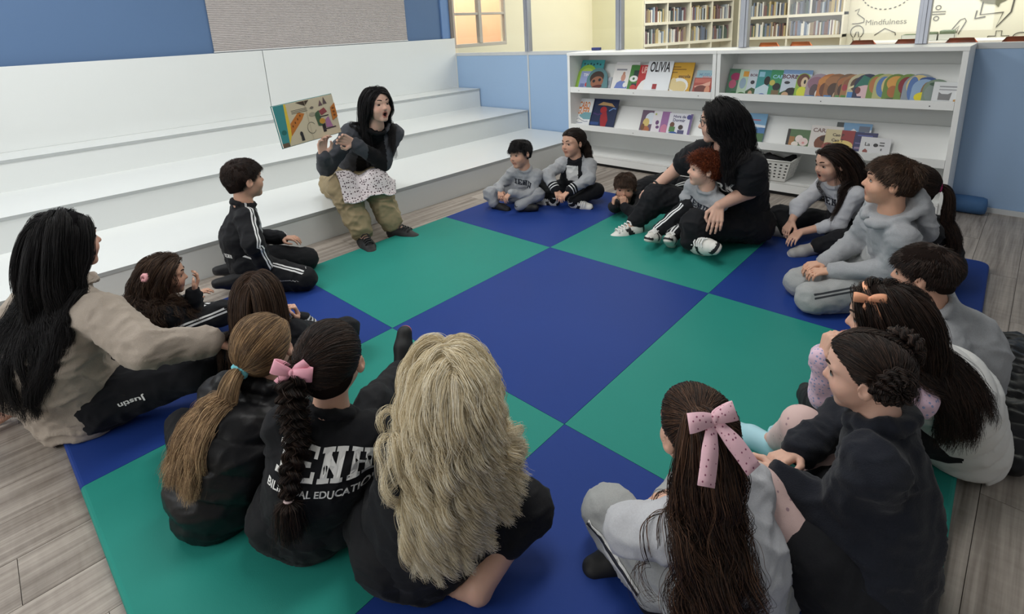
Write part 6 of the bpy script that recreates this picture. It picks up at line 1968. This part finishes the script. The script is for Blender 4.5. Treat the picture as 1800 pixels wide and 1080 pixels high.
bow(i, tw + outd * .046, hd.R[0], nrm(hd.R[2] + hd.R[1] * .4), outd, .056, m_pink, tails=[(-1.0, -1.9, .62, .25), (.85, -1.85, .62, .35)], loop=(.95, .72))
from mathutils.bvhtree import BVHTree
tm = i['trousers'].data
bv = BVHTree.FromPolygons([tuple(x.co) for x in tm.vertices], [tuple(q.vertices) for q in tm.polygons])


def side_stripe(a, b, out, w, mat, lift):
    pts, wd = [], []
    d = nrm(b - a); o = nrm(out - (out @ d) * d)
    for t in np.linspace(.02, .97, 14):
        c = a + (b - a) * t
        h = bv.ray_cast(Vector(c + o * .2), Vector(-o))
        if h[0] is None: continue
        nn = np.array(h[1]); nn = nn if nn @ o > 0 else -nn
        pts.append(np.array(h[0]) + nn * lift); wd.append(np.cross(d, nn))
    v, f = ribbon(pts, wd, w, .0008)
    MB().add(v, f).build('side_stripe', mat, i['trousers'], smooth=True)


so = A3(-.75, .35, .25)
side_stripe(i['J']['KL'], i['J']['AL'], so, .024, m_print, .002)
side_stripe(i['J']['KL'], i['J']['AL'], so, .008, m_printd, .004)
text_decal('lettering', 'IENH', .030, i['trousers'], i['J']['KL'] * .50 + i['J']['AL'] * .50, i['J']['AL'] - i['J']['KL'], (-.15, -.45, .85), m_printd, i['root'])

i = person('girl with long wavy platinum blond hair in black, seen from behind', P=(.61, -2.035, .095), yaw=58, sw=.098, headscale=.9, head=(0.708, -2.066, 0.510), hyaw=58, hpitch=-4, s=1.06, skin=SK, hf=.0045, h=.0075, face=False,
           arms=lap((.60, -2.0), 58), legs=dict(R=dict(k=(0.835, -2.179, 0.135), a=(0.658, -2.182, 0.040), t=(-.30, .95, 0.05), u=(.2, -.3, .8)), L=dict(k=(.58, -1.70, .12), a=(.80, -1.90, .05), t=(.6, -.4, 0))),
           top=dict(mats=[c_blk2], collar=(.056, .010), g=.022, hem=.07), bottom=dict(mat=c_blk, g=.016, len=.40, name='leggings'), seed=65)
cp = long_hair(i, m_plat_hair, n=22000, guides=420, length=.365, part=.0, th=.05, rad=.00042, seed=66, back=.7, lateral=.6, gather=.15, sidebias=-.12, layer=(.003, .024), spread=(.014, .015, .005), wave=(.013, .095, .7), flyaway=.0008, jitter=.28, grav=.26)

i = person('girl with long dark braid and plain pink bow in black printed sweatshirt', P=(.46, -1.73, .095), yaw=48, head=(0.581, -1.731, 0.495), hyaw=46, hpitch=-4, s=1.02, skin=SK, hf=.0045, h=.0075,
           arms=lap((.48, -1.70), 48), legs=dict(R=dict(k=(0.800, -1.542, 0.160), a=(0.984, -1.392, 0.090), t=(.25, .2, .9), u=(-.7, -.6, .3)), L=dict(k=(.55, -1.42, .12), a=(.72, -1.52, .05), t=(.6, -.3, 0))),
           top=dict(mats=[c_blk2], collar=(.056, .011), g=.022, hem=.07), bottom=dict(mat=c_blk, g=.016), shoes=dict(upper=m_sh_blk, sole=plain('sole_pink', (196, 96, 120), .6)), seed=67)
hd = i['hd']
TQ = A3(-.40, -.82, .30)
cp = tied_hair(i, m_dark_hair, TQ, n=9000, th=.06, rad=.0005, seed=68)
tw = hd.wld(TQ * 1.06)
# braid: a centre line falling down the back, three interlaced locks
cl = fall(tw[None], nrm(-hd.R[1] - A3(0, 0, .3))[None], 40, .0104, i['coll'], np.array([.024]), .30)[0]
rng = np.random.default_rng(69)
n, m = 3000, len(cl); t = np.linspace(0, 1, m)
T_ = np.gradient(cl, axis=0); T_ /= np.linalg.norm(T_, axis=1)[:, None]
bx_ = np.cross(T_, -i['tf']); bx_ /= np.linalg.norm(bx_, axis=1)[:, None]; by_ = np.cross(bx_, T_)
amp = .020 * np.clip(1.2 - .75 * t, .3, 1) * np.where(t > .74, np.clip((.80 - t) / .06, .12, 1), 1)
k = rng.integers(0, 3, n); th = 2 * math.pi * t[None] * 5.2 + k[:, None] * 2 * math.pi / 3
r1, r2 = rng.normal(size=(n, 1)), rng.normal(size=(n, 1))
w_ = np.where(t > .78, .010 + .02 * (t - .78), amp * .36)
P_ = cl[None] + (amp * np.sin(th) + r1 * w_)[..., None] * bx_[None] + (amp * .62 * np.sin(2 * th) + r2 * w_)[..., None] * by_[None]
P_ += rng.normal(size=P_.shape) * .0007
curves('hair_braid', P_, .00055, cp, m_dark_hair)
scrunchie(i, cl[int(m * .77)], T_[int(m * .77)], .009, .003, plain('tie_pale', (226, 200, 200), .7), cp)
outd = nrm(-hd.R[1] * .9 + hd.R[2] * .2 - hd.R[0] * .25)
m_pinkp = plain('pink_ribbon', (242, 172, 190), .55, var=.03)
bow(i, tw + outd * .028 + hd.R[2] * .006, hd.R[0] * .92 - hd.R[2] * .30, hd.R[2] * .92 + hd.R[0] * .3, outd, .052, m_pinkp, tails=[(-.55, -.75, .42), (.55, .62, .44)], loop=(.95, .8))
bc = i['ch'] - i['td'] * -.045 + i['sr'] * .018
text_decal('lettering', 'IENH', .080, i['top'], bc, -(-i['sr']), -i['tf'], m_print, i['root'])
text_decal('lettering', 'BILINGUAL EDUCATION', .024, i['top'], bc - i['td'] * .062, i['sr'], -i['tf'], m_print, i['root'])

i = person('girl with blond ponytail and turquoise hair tie in black puffer jacket', P=(.33, -1.45, .095), yaw=44, headscale=.95, head=(0.524, -1.411, 0.430), hyaw=50, hpitch=-6, s=1.0, skin=SK, hf=.0045, h=.0075, slouch=.05,
           arms=lap((.36, -1.42), 44), legs=crossed((.36, -1.42), 44), top=dict(mats=[c_puff], g=.036, hem=.10, name='puffer_jacket', collar=(.064, .020), wr=.010, puffer=(.085, .012), hips=.106), bottom=dict(mat=c_blk, g=.012), shoes=BLK, seed=71)
hd = i['hd']
TQ = A3(-.42, -.84, -.20)
cp = tied_hair(i, m_brown_hair, TQ, n=0) if False else tied_hair(i, hair_mat('hair_light_brown', (70, 54, 42), (122, 98, 74), (196, 160, 116), .5), TQ, n=9000, th=.055, rad=.0005, seed=72)
tw = hd.wld(TQ * 1.05)
scrunchie(i, tw, nrm(tw - hd.c), .017, .011, plain('tie_turquoise', (120, 206, 220), .6), cp)
tail(i, m_blond_hair, tw + nrm(tw - hd.c) * .012, nrm(tw - hd.c) - A3(0, 0, .1), .36, n=6500, guides=46, rad=.0005, r0=.016, wave=(.006, .12, .3), spread=(.008, .020, .012), layer=(.003, .018), parent=cp, seed=74, grav=.26, fan=.14, jitter=.4, wind=lambda t, X: -hd.R[0] * .055 * (1 - t))

i = person('girl with straight brown hair and striped cuffs beyond the blond ponytail girl', P=(.67, -1.02, .09), yaw=55, headscale=.9, head=(0.658, -0.997, 0.405), hyaw=58, hpitch=-6, s=.98, skin=SK,
           arms=dict(R=dict(e=(0.852, -0.952, 0.140), w=(0.823, -0.933, 0.220), d=(-.2, .1, .9), pn=(-.8, .2, 0), curl=1.3), L=dict(w=(.72, -.78, .2))), legs=crossed((.68, -.98), 55),
           top=dict(mats=[cloth('varsity_dark', (24, 25, 30), .9, cuff=[(.006, .013, (190, 192, 196)), (.022, .029, (190, 192, 196)), (.036, .043, (190, 192, 196))])], g=.016, name='varsity_jacket', collar=(.056, .012)), bottom=dict(mat=c_blk), shoes=BLK, seed=75)
long_hair(i, m_brown_hair, n=9000, guides=300, length=.44, th=.045, rad=.0005, seed=76, back=.8, lateral=.6, layer=(.002, .010), spread=(.010, .012, .006))

# ================================================================== left side
i = person('girl with brown hair and small pink bobble, one hand at her mouth', P=(.36, -.30, .09), yaw=8, headscale=.92, head=(0.511, -0.289, 0.335), hyaw=-16, hpitch=-6, s=.93, skin=SK2, slouch=.05,
           arms=dict(R=dict(e=(0.572, -0.320, 0.140), w=(0.584, -0.377, 0.250), d=(.45, .2, .75), pn=(-.8, .2, .2), curl=.55, spread=1.6), L=dict(w=(.62, -.16, .14))),
           legs=dict(R=dict(k=(0.686, -0.363, 0.100), a=(.62, -.12, .05), t=(.4, .7, 0)), L=dict(k=(.52, -.02, .10), a=(.55, -.26, .05), t=(.3, -.7, 0))),
           top=dict(mats=[c_blk2], g=.018, name='jacket', collar=(.056, .012)), bottom=dict(mat=c_blk_st), shoes=BLK, seed=77)
cp = long_hair(i, m_brown_hair, n=7000, guides=260, length=.34, th=.05, rad=.0006, seed=78, back=1.5, lateral=.5, layer=(.002, .016), spread=(.010, .016, .012), wave=(.008, .08, .4))
bw_ = i['hd'].wld(A3(.78, -.84, .32))
scrunchie(i, bw_, nrm(bw_ - i['hd'].c), .012, .010, plain('bobble_pink', (236, 170, 176), .6), cp)

i = person('woman in beige sweater with very long black hair leaning on one hand', P=(.11, -.60, .105), yaw=24, headscale=.9, head=(0.193, -0.630, 0.690), hyaw=16, hpitch=-4, adult=True, s=1.0, skin=(206, 160, 140), slouch=.09, girth=1.12,
           arms=dict(R=dict(e=(0.288, -0.966, 0.360), w=(0.480, -0.983, 0.300), d=(.7, -.1, -.5), curl=.5), L=dict(e=(-.12, -.46, .28), w=(-0.057, -0.350, 0.012), d=(-.75, -.1, -.12), pn=(0, 0, -1), curl=.22, spread=1.5)),
           legs=dict(R=dict(k=(0.436, -0.871, 0.160), a=(.80, -.62, .05), t=(.9, .3, 0), u=(-.2, -.6, .6)), L=dict(k=(.44, -.52, .10), a=(.16, -.42, .05), t=(-.6, .6, 0))),
           top=dict(mats=[cloth('beige_knit', (176, 164, 152), .95, heather=.35, weave=320, bumpv=.4)], g=.020, hem=.08, name='sweater', collar=(.060, .010), hips=.112, wr=.018), bottom=dict(mat=cloth('black_leggings', (22, 23, 28), .85), g=.008), shoes=BLK, seed=81, brow=(24, 20, 20), h=.0085)
long_hair(i, m_black_hair, n=12000, guides=110, length=.60, th=.045, rad=.0005, seed=82, back=.8, lateral=.6, gather=.10, layer=(.002, .014), spread=(.016, .013, .005), wave=(.006, .2, .3), jitter=.4, flyaway=.0016)
text_decal('lettering', 'Justin', .026, i['trousers'], i['hip']['R'] * .93 + i['J']['KR'] * .07, i['hip']['R'] - i['J']['KR'], nrm(A3(.35, -1, .15)), m_print, i['root'])

i = person('boy in black track jacket with white sleeve stripes kneeling beside the bleacher', P=(.98, .10, .14), yaw=-14, head=(1.041, 0.103, 0.600), hyaw=4, hpitch=0, s=1.08, sex='boy', skin=SK2,
           arms=dict(R=dict(e=(0.951, -0.123, 0.300), w=(0.999, -0.116, 0.150), d=(.6, -.1, -.4), curl=.5), L=dict(w=(1.2, .12, .2))),
           legs=dict(R=dict(k=(1.147, -0.234, 0.062), a=(.92, -.02, .04), t=(-.9, .2, 0), u=(.3, 0, -1)), L=dict(k=(1.28, .02, .062), a=(.98, .16, .04), t=(-.9, .2, 0), u=(.3, 0, -1))),
           top=dict(mats=[c_blk_st, c_grey], g=.020, hem=.03, name='track_jacket', collar=(.060, .013), out=dict(R=(.25, -.9, .3)),
                    mi=lambda fc, i, la, ts: (((fc - i['P']) @ i['tf'] > .045) & (np.abs((fc - i['P']) @ i['sr']) < .065) & (limb_attrs(fc, la)[2] > .012) & ((fc - i['Nb']) @ i['td'] < -.01)).astype(int)), bottom=dict(mat=c_blk_st, g=.014, out=dict(R=(.1, -.8, .5))), shoes=BLK, seed=83)
short_hair(i, m_dark_hair, seed=84, length=.22, fringe=.3)
text_decal('lettering', 'IENH', .022, i['top'], i['P'] + i['td'] * .06, i['sr'], nrm(-i['tf'] * .7 + i['sr'] * .5), m_print, i['root'])

# ------------------------------------------------------------------ coat left on the floor
def coat():
    c = [A3(*x) for x in ((2.72, -3.03, FZ + .05), (2.45, -3.06, FZ + .06), (2.20, -3.05, FZ + .05), (2.02, -3.02, FZ + .04))]
    pr = [ec(c[0], c[1], .10, .13, A3(0, 0, 1), .55, .04), ec(c[1], c[2], .14, .13, A3(0, 0, 1), .50, .04), ec(c[2], c[3], .12, .07, A3(0, 0, 1), .5, .04),
          ec(A3(2.6, -2.99, FZ + .09), A3(2.30, -2.985, FZ + .08), .05, .06, A3(0, 0, 1), .8, .03), ec(A3(2.5, -3.12, FZ + .09), A3(2.25, -3.2, FZ + .06), .07, .05, A3(0, 0, 1), .8, .03)]
    D, ax = field(pr, .009); D = np.maximum(D, (FZ + .001 - ax[2])[None, None, :].astype(np.float32))
    V, F = nets(D, ax, 1); Nn = vnormals(V, F)
    w = np.abs(np.sin(np.pi * (V[:, 0] + .25 * V[:, 1] + .03 * vnoise(V, .08)) / .055))
    V = V + Nn * (.010 * w ** .5 - .008 + .016 * (folds(V, 3.0) - .5))[:, None]
    V[:, 2] = np.maximum(V[:, 2], FZ + .001)
    o = qmesh('puffer_coat', V, F, None, [c_puff]); tag(o, 'black quilted puffer coat dropped on the plank floor at the mat edge', 'coat')


coat()

# people are modelled in room coordinates; hang their parts on the empty at the base
for o in list(COL.objects):
    if o.parent is not None and o.parent.name.startswith('person') and o.parent.parent is None:
        o.matrix_parent_inverse = Matrix.Translation(-o.parent.location)
